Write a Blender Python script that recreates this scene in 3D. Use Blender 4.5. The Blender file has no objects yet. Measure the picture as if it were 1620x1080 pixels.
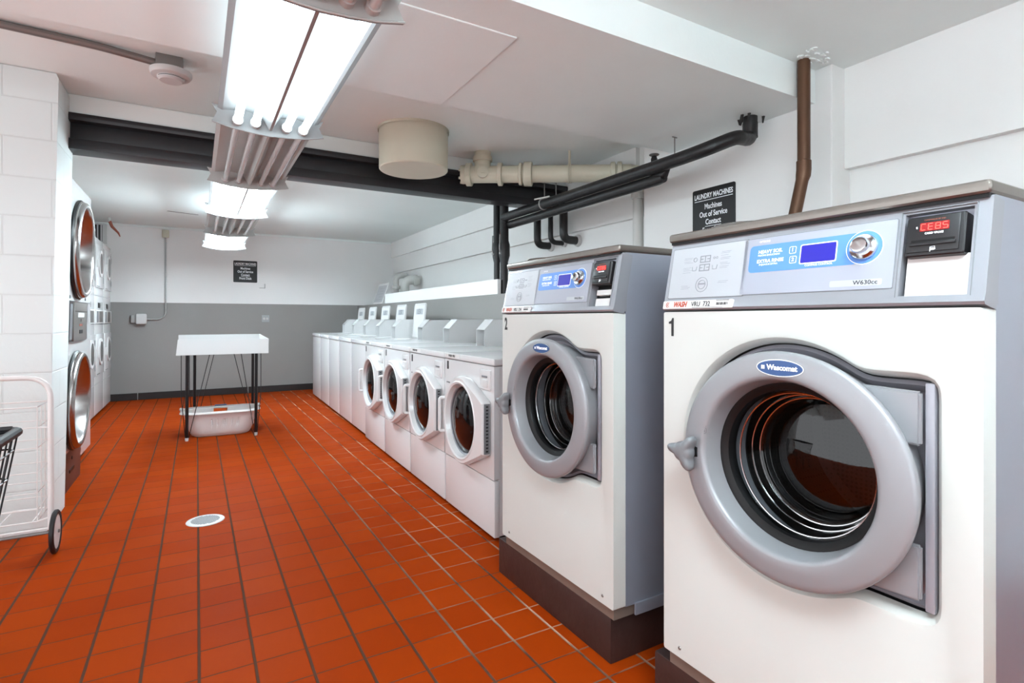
import bpy, bmesh, math, random
from mathutils import Vector, Matrix
random.seed(7)
PI = math.pi
S = bpy.context.scene
COL = S.collection

# ------------------------------------------------------------------ camera, world, exposure
TH = 0.5258                       # yaw of the camera towards the right wall
cd = bpy.data.cameras.new('camera'); cam = bpy.data.objects.new('camera', cd); COL.objects.link(cam)
cd.sensor_width = 36.0; cd.lens = 860.0 / 1620.0 * 36.0; cd.shift_y = -35.0 / 1620.0
cd.clip_start = 0.05; cd.clip_end = 60
cam.location = (0, 0, 1.15); cam.rotation_euler = (PI / 2, 0, -TH)
S.camera = cam
W = bpy.data.worlds.new('world'); S.world = W; W.use_nodes = True
W.node_tree.nodes['Background'].inputs[0].default_value = (0.93, 0.96, 1.0, 1)
W.node_tree.nodes['Background'].inputs[1].default_value = 0.45
S.view_settings.view_transform = 'Standard'; S.view_settings.look = 'None'
S.view_settings.gamma = 1.0; S.view_settings.exposure = 2.6
S.view_settings.use_curve_mapping = False
TUBE_LIGHT = {0: 11.0, 1: 1.4, 2: 13.0, 3: 15.5}   # emission of the lit tubes: near, middle and far fixtures
ADDED_UPLIGHT = {0: 14.0, 1: 0.3, 2: 0.6, 3: 0.9}                   # glow of a sheet added above each lit fixture to brighten the ceiling

# ------------------------------------------------------------------ materials
def lin(c):
    return tuple(((v / 255) / 12.92 if v / 255 <= 0.04045 else ((v / 255 + 0.055) / 1.055) ** 2.4) for v in c)
def nd(nt, t, **k):
    n = nt.nodes.new(t)
    for a, b in k.items(): setattr(n, a, b)
    return n
def mth(nt, op, a, b=None, c=None):
    n = nd(nt, 'ShaderNodeMath', operation=op)
    for i, v in enumerate((a, b, c)):
        if v is None: continue
        if isinstance(v, (int, float)): n.inputs[i].default_value = v
        else: nt.links.new(v, n.inputs[i])
    return n.outputs[0]
def mixc(nt, f, a, b):
    n = nd(nt, 'ShaderNodeMix', data_type='RGBA')
    for i, v in ((0, f), (6, a), (7, b)):
        if hasattr(v, 'links'): nt.links.new(v, n.inputs[i])
        elif i == 0: n.inputs[0].default_value = v
        else: n.inputs[i].default_value = (*v, 1) if len(v) == 3 else v
    return n.outputs[2]
def base(name):
    m = bpy.data.materials.new(name); m.use_nodes = True
    nt = m.node_tree; b = nt.nodes['Principled BSDF']
    return m, nt, b
def mat(name, c, rough=0.5, metal=0.0, coat=0.0, vs=6.0, var=0.04, bump=0.0, bs=60.0, stretch=None, spec=None):
    m, nt, b = base(name); L = nt.links.new
    c = lin(c)
    tc = nd(nt, 'ShaderNodeTexCoord'); vec = tc.outputs['Object']
    if True:
        mp = nd(nt, 'ShaderNodeMapping'); mp.inputs['Scale'].default_value = stretch or (1, 1, 1); mp.inputs['Location'].default_value = (.137, .271, .319); L(vec, mp.inputs[0]); vec = mp.outputs[0]
    n = nd(nt, 'ShaderNodeTexNoise'); n.inputs['Scale'].default_value = vs; n.inputs['Detail'].default_value = 4
    L(vec, n.inputs['Vector'])
    d = tuple(v * (1 - 2 * var) for v in c); e = tuple(min(1, v * (1 + 2 * var)) for v in c)
    L(mixc(nt, n.outputs[0], d, e), b.inputs['Base Color'])
    b.inputs['Metallic'].default_value = metal
    L(mth(nt, 'ADD', mth(nt, 'MULTIPLY', n.outputs[0], rough * 0.1), rough * 0.95), b.inputs['Roughness'])
    b.inputs['Coat Weight'].default_value = coat; b.inputs['Coat Roughness'].default_value = 0.12
    if spec is not None: b.inputs['Specular IOR Level'].default_value = spec
    if bump:
        n2 = nd(nt, 'ShaderNodeTexNoise'); n2.inputs['Scale'].default_value = bs; n2.inputs['Detail'].default_value = 3
        L(vec, n2.inputs['Vector'])
        bp = nd(nt, 'ShaderNodeBump'); bp.inputs['Strength'].default_value = bump; bp.inputs['Distance'].default_value = 0.01
        L(n2.outputs[0], bp.inputs['Height']); L(bp.outputs[0], b.inputs['Normal'])
    return m
def emit(name, c, s):
    m, nt, b = base(name)
    b.inputs['Base Color'].default_value = (*lin(c), 1); b.inputs['Emission Color'].default_value = (*lin(c), 1)
    b.inputs['Emission Strength'].default_value = s
    return m
def glass(name, tint=(235, 240, 240), k=1.0):
    m, nt, b = base(name); L = nt.links.new; nt.nodes.remove(b)
    t = nd(nt, 'ShaderNodeBsdfTransparent'); t.inputs[0].default_value = (*lin(tint), 1)
    g = nd(nt, 'ShaderNodeBsdfGlossy'); g.inputs['Roughness'].default_value = 0.04
    ge = nd(nt, 'ShaderNodeNewGeometry'); vm = nd(nt, 'ShaderNodeVectorMath', operation='DOT_PRODUCT')
    L(ge.outputs['Normal'], vm.inputs[0]); L(ge.outputs['Incoming'], vm.inputs[1])
    c5 = mth(nt, 'POWER', mth(nt, 'SUBTRACT', 1.0, mth(nt, 'MINIMUM', mth(nt, 'ABSOLUTE', vm.outputs['Value']), 1.0)), 5.0)
    x = nd(nt, 'ShaderNodeMixShader'); L(mth(nt, 'MULTIPLY', mth(nt, 'ADD', mth(nt, 'MULTIPLY', c5, 0.95), 0.05), k), x.inputs[0])
    L(t.outputs[0], x.inputs[1]); L(g.outputs[0], x.inputs[2]); L(x.outputs[0], nt.nodes['Material Output'].inputs[0])
    return m

def paint_wall(name, white, grey=None, split=1.4, block=None, rough=0.55, zoff=0.0, uoff=0.0):
    """painted wall; optional grey lower band (paint) and painted concrete block pattern"""
    m, nt, b = base(name); L = nt.links.new
    g = nd(nt, 'ShaderNodeNewGeometry'); sx = nd(nt, 'ShaderNodeSeparateXYZ'); L(g.outputs['Position'], sx.inputs[0])
    n = nd(nt, 'ShaderNodeTexNoise'); n.inputs['Scale'].default_value = 1.3; n.inputs['Detail'].default_value = 6
    L(g.outputs['Position'], n.inputs['Vector'])
    w = lin(white); col = mixc(nt, n.outputs[0], tuple(v * .93 for v in w), tuple(min(1, v * 1.05) for v in w))
    if grey:
        q = lin(grey); gc = mixc(nt, n.outputs[0], tuple(v * .88 for v in q), tuple(v * 1.12 for v in q))
        f = mth(nt, 'LESS_THAN', sx.outputs[2], split)
        col = mixc(nt, f, col, gc)
    n2 = nd(nt, 'ShaderNodeTexNoise'); n2.inputs['Scale'].default_value = 45; n2.inputs['Detail'].default_value = 3
    L(g.outputs['Position'], n2.inputs['Vector'])
    h = mth(nt, 'MULTIPLY', n2.outputs[0], 0.25)
    if block:
        cb = nd(nt, 'ShaderNodeCombineXYZ')
        L(mth(nt, 'ADD', mth(nt, 'ADD', sx.outputs[0], sx.outputs[1]), uoff), cb.inputs[0]); L(mth(nt, 'ADD', sx.outputs[2], zoff), cb.inputs[1])
        br = nd(nt, 'ShaderNodeTexBrick', offset=0.5, squash=1.0)
        br.inputs['Scale'].default_value = 1.0; br.inputs['Mortar Size'].default_value = 0.005
        br.inputs['Mortar Smooth'].default_value = 0.6
        br.inputs['Brick Width'].default_value = block[0]; br.inputs['Row Height'].default_value = block[1]
        L(cb.outputs[0], br.inputs['Vector'])
        h = mth(nt, 'SUBTRACT', h, mth(nt, 'MULTIPLY', br.outputs['Fac'], 1.6))
        col = mixc(nt, mth(nt, 'MULTIPLY', br.outputs['Fac'], 0.13), col, (0.25, 0.24, 0.23))
    L(col, b.inputs['Base Color']); b.inputs['Roughness'].default_value = rough
    bp = nd(nt, 'ShaderNodeBump'); bp.inputs['Strength'].default_value = 0.35; bp.inputs['Distance'].default_value = 0.006
    L(h, bp.inputs['Height']); L(bp.outputs[0], b.inputs['Normal'])
    return m

def tile_floor():
    m, nt, b = base('quarry_tile'); L = nt.links.new; P = 0.1625
    g = nd(nt, 'ShaderNodeNewGeometry'); sx = nd(nt, 'ShaderNodeSeparateXYZ'); L(g.outputs['Position'], sx.inputs[0])
    wn = nd(nt, 'ShaderNodeTexNoise'); wn.inputs['Scale'].default_value = 14; L(g.outputs['Position'], wn.inputs['Vector'])
    wob = mth(nt, 'MULTIPLY', mth(nt, 'SUBTRACT', wn.outputs[0], 0.5), 0.016)
    ux = mth(nt, 'ADD', mth(nt, 'DIVIDE', sx.outputs[0], P), 40 - 0.047); uy = mth(nt, 'ADD', mth(nt, 'DIVIDE', sx.outputs[1], P), 40 - 0.348)
    def edge(u, hw, x):
        fr = mth(nt, 'FRACT', mth(nt, 'ADD', u, x)); d = mth(nt, 'MINIMUM', fr, mth(nt, 'SUBTRACT', 1.0, fr))
        r = nd(nt, 'ShaderNodeMapRange', interpolation_type='SMOOTHSTEP'); L(d, r.inputs[0])
        r.inputs[1].default_value = hw * .55; r.inputs[2].default_value = hw * 1.25; r.inputs[3].default_value = 1; r.inputs[4].default_value = 0
        return r.outputs[0]
    ex = edge(ux, 0.032, wob); ey = edge(uy, 0.020, wob)
    n3 = nd(nt, 'ShaderNodeTexNoise'); n3.inputs['Scale'].default_value = 5; n3.inputs['Detail'].default_value = 6; L(g.outputs['Position'], n3.inputs['Vector'])
    ey2 = mth(nt, 'MULTIPLY', ey, mth(nt, 'ADD', mth(nt, 'MULTIPLY', n3.outputs[0], 1.1), 0.25))
    gr = mth(nt, 'MINIMUM', mth(nt, 'MAXIMUM', ex, ey2), 1.0)
    cell = nd(nt, 'ShaderNodeCombineXYZ'); L(mth(nt, 'FLOOR', ux), cell.inputs[0]); L(mth(nt, 'FLOOR', uy), cell.inputs[1])
    wh = nd(nt, 'ShaderNodeTexWhiteNoise', noise_dimensions='2D'); L(cell.outputs[0], wh.inputs['Vector'])
    n4 = nd(nt, 'ShaderNodeTexNoise'); n4.inputs['Scale'].default_value = 2.2; n4.inputs['Detail'].default_value = 5; L(g.outputs['Position'], n4.inputs['Vector'])
    n5 = nd(nt, 'ShaderNodeTexNoise'); n5.inputs['Scale'].default_value = 70; n5.inputs['Detail'].default_value = 4; L(g.outputs['Position'], n5.inputs['Vector'])
    t = mth(nt, 'ADD', mth(nt, 'MULTIPLY', wh.outputs[0], 0.40), mth(nt, 'ADD', mth(nt, 'MULTIPLY', n4.outputs[0], 0.45), mth(nt, 'MULTIPLY', n5.outputs[0], 0.15)))
    tile = mixc(nt, t, lin((138, 43, 4)), lin((161, 61, 10)))
    # pale mineral bloom in the joints near the machines
    r = nd(nt, 'ShaderNodeMapRange'); L(sx.outputs[0], r.inputs[0]); r.inputs[1].default_value = 0.65; r.inputs[2].default_value = 1.15
    n6 = nd(nt, 'ShaderNodeTexNoise'); n6.inputs['Scale'].default_value = 2.6; n6.inputs['Detail'].default_value = 5; L(g.outputs['Position'], n6.inputs['Vector'])
    bl = mth(nt, 'MULTIPLY', r.outputs[0], mth(nt, 'SMOOTH_MIN', mth(nt, 'MULTIPLY', mth(nt, 'MAXIMUM', mth(nt, 'SUBTRACT', n6.outputs[0], 0.42), 0.0), 5.5), 1.0, 0.1))
    grout = mixc(nt, bl, lin((82, 58, 46)), lin((178, 142, 118)))
    L(mixc(nt, gr, tile, grout), b.inputs['Base Color'])
    L(mth(nt, 'ADD', mth(nt, 'MULTIPLY', gr, 0.3), mth(nt, 'ADD', mth(nt, 'MULTIPLY', n3.outputs[0], 0.22), 0.36)), b.inputs['Roughness']); b.inputs['IOR'].default_value = 1.06
    bp = nd(nt, 'ShaderNodeBump'); bp.inputs['Strength'].default_value = 0.5; bp.inputs['Distance'].default_value = 0.004
    L(mth(nt, 'SUBTRACT', mth(nt, 'MULTIPLY', n5.outputs[0], 0.12), gr), bp.inputs['Height']); L(bp.outputs[0], b.inputs['Normal'])
    return m
def drum_mat():
    m, nt, b = base('perforated_steel'); L = nt.links.new
    tc = nd(nt, 'ShaderNodeTexCoord'); v = nd(nt, 'ShaderNodeTexVoronoi', feature='F1'); v.inputs['Scale'].default_value = 75; v.inputs['Randomness'].default_value = 0.15
    L(tc.outputs['Object'], v.inputs['Vector'])
    h = mth(nt, 'LESS_THAN', v.outputs['Distance'], 0.30)
    L(mixc(nt, h, lin((40, 36, 35)), lin((5, 5, 5))), b.inputs['Base Color'])
    b.inputs['Metallic'].default_value = 0.2; b.inputs['Roughness'].default_value = 0.5
    return m

M = {}
M['floor'] = tile_floor()
M['wall'] = paint_wall('white_wall_paint', (236, 236, 234))
M['backwall'] = paint_wall('two_tone_wall_paint', (236, 236, 235), (144, 142, 140), 1.392)
M['grey'] = paint_wall('grey_wall_paint', (134, 131, 128))
M['ceil'] = paint_wall('ceiling_paint', (238, 245, 243))
M['patch'] = paint_wall('rough_ceiling_paint', (239, 245, 243))
M['block'] = paint_wall('painted_block', (220, 227, 226), block=(0.405, 0.2105), zoff=-0.019, uoff=-0.11)
M['greyblock'] = paint_wall('grey_painted_block', (222, 222, 220), (150, 150, 150), 1.4, block=(0.405, 0.203))
M['rubberbase'] = mat('dark_rubber_base', (34, 28, 28), 0.5)
M['white'] = mat('white_enamel', (208, 208, 208), 0.22, coat=0.3, var=0.008)
M['white2'] = mat('warm_white_enamel', (192, 193, 188), 0.35, coat=0.15, var=0.01)
M['plastic'] = mat('white_plastic', (200, 199, 198), 0.4, var=0.01)
M['plasticb'] = mat('basket_plastic', (222, 216, 214), 0.4, var=0.01)
M['silver'] = mat('silver_panel_paint', (142, 143, 148), 0.32, metal=0.35, var=0.015, stretch=(1, 1, 1))
M['doorgrey'] = mat('grey_door_plastic', (138, 138, 141), 0.36, metal=0.2, coat=0.0, var=0.01)
M['recess'] = mat('recess_grey', (146, 145, 152), 0.4, metal=0.2, var=0.02)
M['plate'] = mat('pale_panel_film', (146, 148, 158), 0.35, var=0.008)
M['plate2'] = mat('grey_panel_film', (164, 166, 170), 0.38, var=0.01)
M['side'] = mat('brushed_side_steel', (146, 149, 160), 0.34, metal=0.45, var=0.02)
M['cap'] = mat('brown_top_steel', (126, 120, 114), 0.30, metal=0.75, var=0.03, stretch=(1, 8, 1))
M['blue'] = mat('blue_label', (82, 128, 196), 0.35, var=0.01)
M['navy'] = mat('navy_badge', (16, 62, 116), 0.3, coat=0.4, var=0.02)
M['screen'] = emit('blue_screen', (22, 16, 128), 0.13)
M['led'] = emit('red_digits', (255, 60, 50), 0.8)
M['ledback'] = emit('red_display', (120, 0, 3), 0.10)
M['black'] = mat('black_plastic', (26, 25, 27), 0.35, var=0.03)
M['gasket'] = mat('black_gasket', (10, 10, 11), 0.42, var=0.03, spec=0.3)
M['ink'] = mat('black_ink', (22, 22, 24), 0.5)
M['midink'] = mat('grey_ink', (128, 130, 134), 0.5)
M['whiteink'] = mat('white_ink', (240, 242, 245), 0.5, var=0.005)
M['redink'] = mat('red_brown_ink', (170, 70, 45), 0.5)
M['sticker'] = mat('sticker_paper', (202, 200, 198), 0.5, var=0.01)
M['chrome'] = mat('chrome', (205, 206, 208), 0.13, metal=1.0, var=0.01)
M['steel'] = mat('brushed_steel', (176, 172, 170), 0.24, metal=1.0, var=0.04, stretch=(1, 1, 14))
M['darksteel'] = mat('coin_panel_steel', (136, 132, 128), 0.36, metal=0.7, var=0.03)
M['drum'] = drum_mat()
M['windowgrey'] = mat('grey_window', (92, 90, 88), 0.2, metal=0.3, var=0.05)
M['darkdrum'] = mat('dark_drum', (30, 27, 27), 0.35, metal=0.6, var=0.15)
M['glass'] = glass('door_glass', (205, 210, 210), 1.0)
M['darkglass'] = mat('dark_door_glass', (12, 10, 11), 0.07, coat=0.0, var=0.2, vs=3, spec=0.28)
M['handle'] = mat('grey_handle', (112, 114, 117), 0.4, var=0.02)
M['brown'] = mat('brown_base_paint', (50, 33, 30), 0.42, var=0.18, vs=12, bump=0.2, bs=20)
M['chassis'] = mat('chassis_metal', (120, 106, 96), 0.45, metal=0.3, var=0.1)
M['kick'] = mat('brown_kick_panel', (76, 52, 46), 0.4, var=0.06)
M['beam'] = mat('black_beam_paint', (30, 30, 34), 0.40, var=0.08)
M['pipeblack'] = mat('black_pipe_insulation', (26, 26, 27), 0.42, var=0.15, vs=18, bump=0.3, bs=25)
M['cream'] = mat('cream_pipe_paint', (204, 200, 180), 0.45, var=0.03, bump=0.15, bs=15)
M['copper'] = mat('aged_copper', (96, 68, 50), 0.42, metal=0.55, var=0.25, vs=9, stretch=(1, 1, .4))
M['galv'] = mat('galvanised_steel', (132, 130, 128), 0.45, metal=0.6, var=0.08)
M['conduit'] = mat('painted_conduit', (168, 168, 166), 0.45, metal=0.2)
M['pvc'] = mat('white_pipe_paint', (206, 206, 202), 0.45)
M['fixture'] = mat('lit_fixture_enamel', (146, 148, 148), 0.35, coat=0.2, var=0.015)  # enamel greyed on lit fixtures so the tubes stand out from their glare
M['fixture_off'] = mat('unlit_fixture_enamel', (186, 190, 188), 0.35, var=0.05)  # paler copy of the enamel for fixtures that are off
for k in (0, 1, 2, 3): M['tube_on%d' % k] = emit('lit_tube', (228, 245, 253), TUBE_LIGHT[k])
for k in (0, 1, 2, 3): M['uplight_on%d' % k] = emit('added_uplight_glow', (228, 245, 253), ADDED_UPLIGHT[k])  # glow for the added ceiling uplights
M['tube_off'] = mat('unlit_tube', (205, 203, 202), 0.12, coat=0.6, var=0.01)
M['socket'] = mat('lamp_socket', (190, 188, 186), 0.4)
M['tableblack'] = mat('black_leg_metal', (26, 25, 26), 0.32, metal=0.3)
M['cartwhite'] = mat('white_coated_wire', (222, 219, 217), 0.3, var=0.02)
M['rubber'] = mat('black_rubber', (22, 21, 23), 0.5)
M['orangewire'] = mat('red_brown_stub', (150, 80, 62), 0.5)
M['vent'] = mat('vent_dark', (40, 38, 36), 0.7)

# ------------------------------------------------------------------ mesh helpers
class MB:
    def __init__(s): s.bm = bmesh.new()
    def box(s, x0, x1, y0, y1, z0, z1, bev=0.0, seg=2, mtx=None):
        b = bmesh.new(); bmesh.ops.create_cube(b, size=1)
        for v in b.verts: v.co = Vector(((x0 + x1) / 2 + v.co.x * abs(x1 - x0), (y0 + y1) / 2 + v.co.y * abs(y1 - y0), (z0 + z1) / 2 + v.co.z * abs(z1 - z0)))
        if bev: bmesh.ops.bevel(b, geom=b.edges[:], offset=bev, segments=seg, profile=0.6, affect='EDGES', clamp_overlap=True)
        return s._merge(b, mtx)
    def _merge(s, b, mtx=None):
        if mtx is not None: bmesh.ops.transform(b, matrix=mtx, verts=b.verts)
        me = bpy.data.meshes.new('t'); b.to_mesh(me); b.free(); s.bm.from_mesh(me); bpy.data.meshes.remove(me); return s
    def tube(s, pts, r, n=12, cap=True, closed=False):
        pts = [Vector(p) for p in pts]; N = len(pts); rings = []; up = None
        rr = r if isinstance(r, (list, tuple)) else [r] * N
        for i, p in enumerate(pts):
            if closed: d = (pts[(i + 1) % N] - pts[i - 1]).normalized()
            elif i == 0: d = (pts[1] - p).normalized()
            elif i == N - 1: d = (p - pts[i - 1]).normalized()
            else: d = ((pts[i + 1] - p).normalized() + (p - pts[i - 1]).normalized()).normalized()
            if up is None: up = d.orthogonal().normalized()
            up = (up - d * up.dot(d)).normalized(); sd = d.cross(up)
            rings.append([s.bm.verts.new(p + rr[i] * (math.cos(2 * PI * k / n) * up + math.sin(2 * PI * k / n) * sd)) for k in range(n)])
        for i in range(N if closed else N - 1):
            a, b = rings[i], rings[(i + 1) % N]
            for k in range(n): s.bm.faces.new((a[k], a[(k + 1) % n], b[(k + 1) % n], b[k]))
        if cap and not closed: s.bm.faces.new(rings[0][::-1]); s.bm.faces.new(rings[-1])
        return s
    def lathe(s, prof, n=64, mtx=None, y=0, z=0, closed=False):
        """profile of (radius, x) turned about an x-parallel axis through (y, z)"""
        b = bmesh.new(); rings = []
        for r, x in prof:
            if r < 1e-6: rings.append([b.verts.new((x, y, z))])
            else: rings.append([b.verts.new((x, y + r * math.cos(2 * PI * k / n), z + r * math.sin(2 * PI * k / n))) for k in range(n)])
        m = len(rings)
        for i in range(m if closed else m - 1):
            a, c = rings[i], rings[(i + 1) % m]
            for k in range(n):
                j = (k + 1) % n
                if len(a) == 1 and len(c) == 1: continue
                if len(a) == 1: b.faces.new((a[0], c[k], c[j]))
                elif len(c) == 1: b.faces.new((a[k], a[j], c[0]))
                else: b.faces.new((a[k], a[j], c[j], c[k]))
        return s._merge(b, mtx)
    def loft(s, loops, cap0=False, cap1=False, closed=True):
        L = [[s.bm.verts.new(p) for p in lp] for lp in loops]; n = len(L[0])
        for a, b in zip(L, L[1:]):
            for k in range(n if closed else n - 1):
                j = (k + 1) % n; s.bm.faces.new((a[k], a[j], b[j], b[k]))
        if cap0: s.bm.faces.new(L[0][::-1])
        if cap1: s.bm.faces.new(L[-1])
        return s
    def prism(s, poly, fn, d0, d1):
        """2D polygon extruded: fn(a, b, d) -> xyz"""
        return s.loft([[fn(a, b, d0) for a, b in poly], [fn(a, b, d1) for a, b in poly]], True, True)
    def annulus(s, outer, inner):
        """face between two closed loops of 3D points lying in one plane"""
        b = bmesh.new()
        for lp in (outer, inner):
            vs = [b.verts.new(p) for p in lp]
            for k in range(len(vs)): b.edges.new((vs[k], vs[(k + 1) % len(vs)]))
        bmesh.ops.triangle_fill(b, use_beauty=True, use_dissolve=False, edges=b.edges[:])
        return s._merge(b)
    def build(s, name, m, parent=None, loc=None, smooth=True, rot=None, ang=0.6):
        bmesh.ops.remove_doubles(s.bm, verts=s.bm.verts, dist=1e-5)
        bmesh.ops.recalc_face_normals(s.bm, faces=s.bm.faces)
        me = bpy.data.meshes.new(name); s.bm.to_mesh(me); s.bm.free()
        me.materials.append(m)
        if smooth:
            me.shade_smooth() if hasattr(me, 'shade_smooth') else None
            try: me.set_sharp_from_angle(angle=ang)
            except Exception: pass
        o = bpy.data.objects.new(name, me); COL.objects.link(o)
        if parent: o.parent = parent
        if loc: o.location = loc
        if rot: o.rotation_euler = rot
        return o
def tag(o, label=None, cat=None, group=None, kind=None):
    if label: o['label'] = label
    if cat: o['category'] = cat
    if group: o['group'] = group
    if kind: o['kind'] = kind
    return o
def empty(name, loc, label, cat, group=None, rz=0):
    o = bpy.data.objects.new(name, None); COL.objects.link(o); o.location = loc; o.rotation_euler = (0, 0, rz)
    o.empty_display_size = 0.1
    return tag(o, label, cat, group)
def struct(name, mb, m, label=None):
    o = mb.build(name, m, smooth=False); return tag(o, label, kind='structure')
def children(o): return [c for c in COL.objects if c.parent == o]
def copy_tree(o, parent=None):
    kids = KIDS.get(o.name) or children(o)
    c = o.copy(); COL.objects.link(c)
    if parent: c.parent = parent
    for k in kids: copy_tree(k, c)
    return c
KIDS = {}
FONTCACHE = {}
def text(name, s, size, mtx, m, parent, bold=0.0, shear=0.0, depth=0.0006, sx=1.0, align='CENTER', space=1.0):
    c = bpy.data.curves.new('t', 'FONT'); c.body = s; c.size = size; c.align_x = align; c.align_y = 'CENTER'
    c.offset = bold; c.shear = shear; c.extrude = depth; c.resolution_u = 3; c.space_character = space; c.space_line = 0.95
    o = bpy.data.objects.new('t', c); COL.objects.link(o)
    bpy.context.view_layer.update()
    me = bpy.data.meshes.new_from_object(o.evaluated_get(bpy.context.evaluated_depsgraph_get()))
    bpy.data.objects.remove(o); bpy.data.curves.remove(c)
    me.transform(Matrix.Diagonal((sx, 1, 1, 1))); me.transform(mtx)
    me.materials.clear(); me.materials.append(m); me.name = name
    o = bpy.data.objects.new(name, me); COL.objects.link(o)
    if parent: o.parent = parent
    return o
def frame(o, xa, ya, za):
    return Matrix((( xa[0], ya[0], za[0], o[0]), (xa[1], ya[1], za[1], o[1]), (xa[2], ya[2], za[2], o[2]), (0, 0, 0, 1)))
def facing_left(x, y, z, tilt=0.0):     # writing on a face that looks towards -X
    return frame((x, y, z), (0, -1, 0), (math.sin(tilt), 0, math.cos(tilt)), (-math.cos(tilt), 0, math.sin(tilt)))
def facing_cam(x, y, z):                # writing on a face that looks towards -Y
    return frame((x, y, z), (1, 0, 0), (0, 0, 1), (0, -1, 0))
def rrect(cy, cz, w, h, r, n=5):
    P = []
    for (sy, sz, a0) in ((1, 1, 0), (-1, 1, PI / 2), (-1, -1, PI), (1, -1, 1.5 * PI)):
        for k in range(n + 1):
            a = a0 + k * PI / 2 / n
            P.append((cy + sy * (w / 2 - r) + r * math.cos(a), cz + sz * (h / 2 - r) + r * math.sin(a)))
    return P
def bend(pts, r=0.05, n=5):
    """round the corners of a polyline"""
    P = [Vector(p) for p in pts]; out = [P[0]]
    for i in range(1, len(P) - 1):
        a = (P[i - 1] - P[i]); b = (P[i + 1] - P[i]); rr = min(r, a.length * .49, b.length * .49)
        s, e = P[i] + a.normalized() * rr, P[i] + b.normalized() * rr
        for k in range(n + 1):
            t = k / n; out.append(s * (1 - t) ** 2 + P[i] * 2 * t * (1 - t) + e * t * t)
    out.append(P[-1]); return out

# ------------------------------------------------------------------ room shell
ZC = 2.5; YB = 9.4; XR = 3.07; XL = 2.39
struct('floor', MB().box(-3.4, 3.4, -2.6, 9.6, -0.12, 0), M['floor'], 'terracotta quarry tile floor with dark joints')
struct('ceiling', MB().box(-3.4, 3.4, -1.2, 9.6, ZC, ZC + 0.15), M['ceil'], 'white painted plaster ceiling')
struct('wall_back', MB().box(-2.4, 3.4, YB, YB + 0.15, 0, ZC), M['backwall'], 'far wall, white above and grey below')
wr = MB().box(XR, XR + 0.3, -1.0, YB, 0, 1.96)
wr.box(XR - 0.05, XR + 0.3, -1.0, 1.64, 1.96, ZC).box(XR - 0.05, XR + 0.3, 3.03, YB, 1.96, ZC)
wr.box(XR - 0.09, XR + 0.3, 3.2, YB, 2.235, ZC)
struct('wall_right', wr, M['wall'], 'white painted right wall with a stepped ledge')
struct('wall_right', MB().box(2.9, XR + 0.2, 1.634, 3.03, 0, ZC, 0.008), M['wall'], 'white projecting wall section behind the front machines')
struct('wall_right', MB().box(XL, XR, 3.03, YB, 0, 1.382), M['grey'], 'grey painted low wall behind the row of washers')
struct('trim_1', MB().box(XL, XL + 0.038, 4.385, 7.83, 1.3825, 1.52, 0.004), M['wall'], 'white boxed ledge on the low grey wall')
db = MB().box(-3.4, XR, 1.725, 2.75, 2.32, ZC)
struct('trim_2', db, M['ceil'], 'white dropped ceiling beam crossing the room')
struct('trim_3', MB().box(0.30, 1.15, 1.94, 2.752, 2.314, 2.33, 0.003), M['patch'], 'painted access board under the dropped beam')
struct('wall_left', MB().prism([(-1.9, 0), (-.705, 0), (-.698, .005), (-.655, ZC - .03), (-.665, ZC - .003), (-1.9, ZC - .003)], lambda a, b, d: (a, d, b), 3.83, 4.25), M['block'], 'white painted block wall stub beside the dryers')
struct('wall_left', MB().box(-2.5, -1.75, 4.25, YB, 0, ZC), M['wall'], 'white wall behind the dryers')
struct('wall_near', MB().box(0.75, 3.4, -1.15, -1.0, 0, ZC), M['greyblock'], 'block wall at the near right, beside the camera')
# dark rubber base along the far wall, in lengths
x = -1.9
for i, w in enumerate((1.18, 1.42, 1.2)):
    struct('baseboard_back', MB().box(x, x + w - 0.012, YB - 0.014, YB, 0, 0.10, 0.003), M['rubberbase'], 'dark rubber baseboard along the far wall'); x += w
struct('trim_4', MB().box(-3.0, XR, YB - 0.02, YB, ZC - 0.03, ZC, 0.004), M['ceil'], 'thin bead where far wall meets ceiling')
# crack in the far ceiling
struct('trim_5', MB().prism([(-0.32, 8.02), (-0.30, 8.0), (0.02, 8.1), (0.02, 8.115)], lambda a, b, d: (a, b, d), ZC - 0.002, ZC + 0.01), M['vent'], 'dark crack line in the far ceiling')

# steel beam across the ceiling
bm_ = empty('steel_beam', (-0.7, 4.2, 2.17), 'black painted steel beam crossing under the ceiling between block stub and right wall', 'beam')
YBM = 4.2
for nm, (y0, y1, z0, z1, bv) in dict(top_flange=(-0.10, 0.10, 0.165, 0.215, 0.02), web=(-0.035, 0.05, 0.06, 0.17, 0.004), bottom_flange=(-0.075, 0.09, 0.0, 0.065, 0.008)).items():
    MB().box(0.005 if nm != 'top_flange' else -0.0, XR - 0.05 + 0.7, y0, y1, z0, z1, bv).build(nm, M['beam'], bm_)
struct('trim_6', MB().box(-0.70, XR - 0.05, YBM - 0.07, YBM + 0.10, 2.386, ZC, 0.012), M['ceil'], 'white plaster fascia above the black beam')

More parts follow.
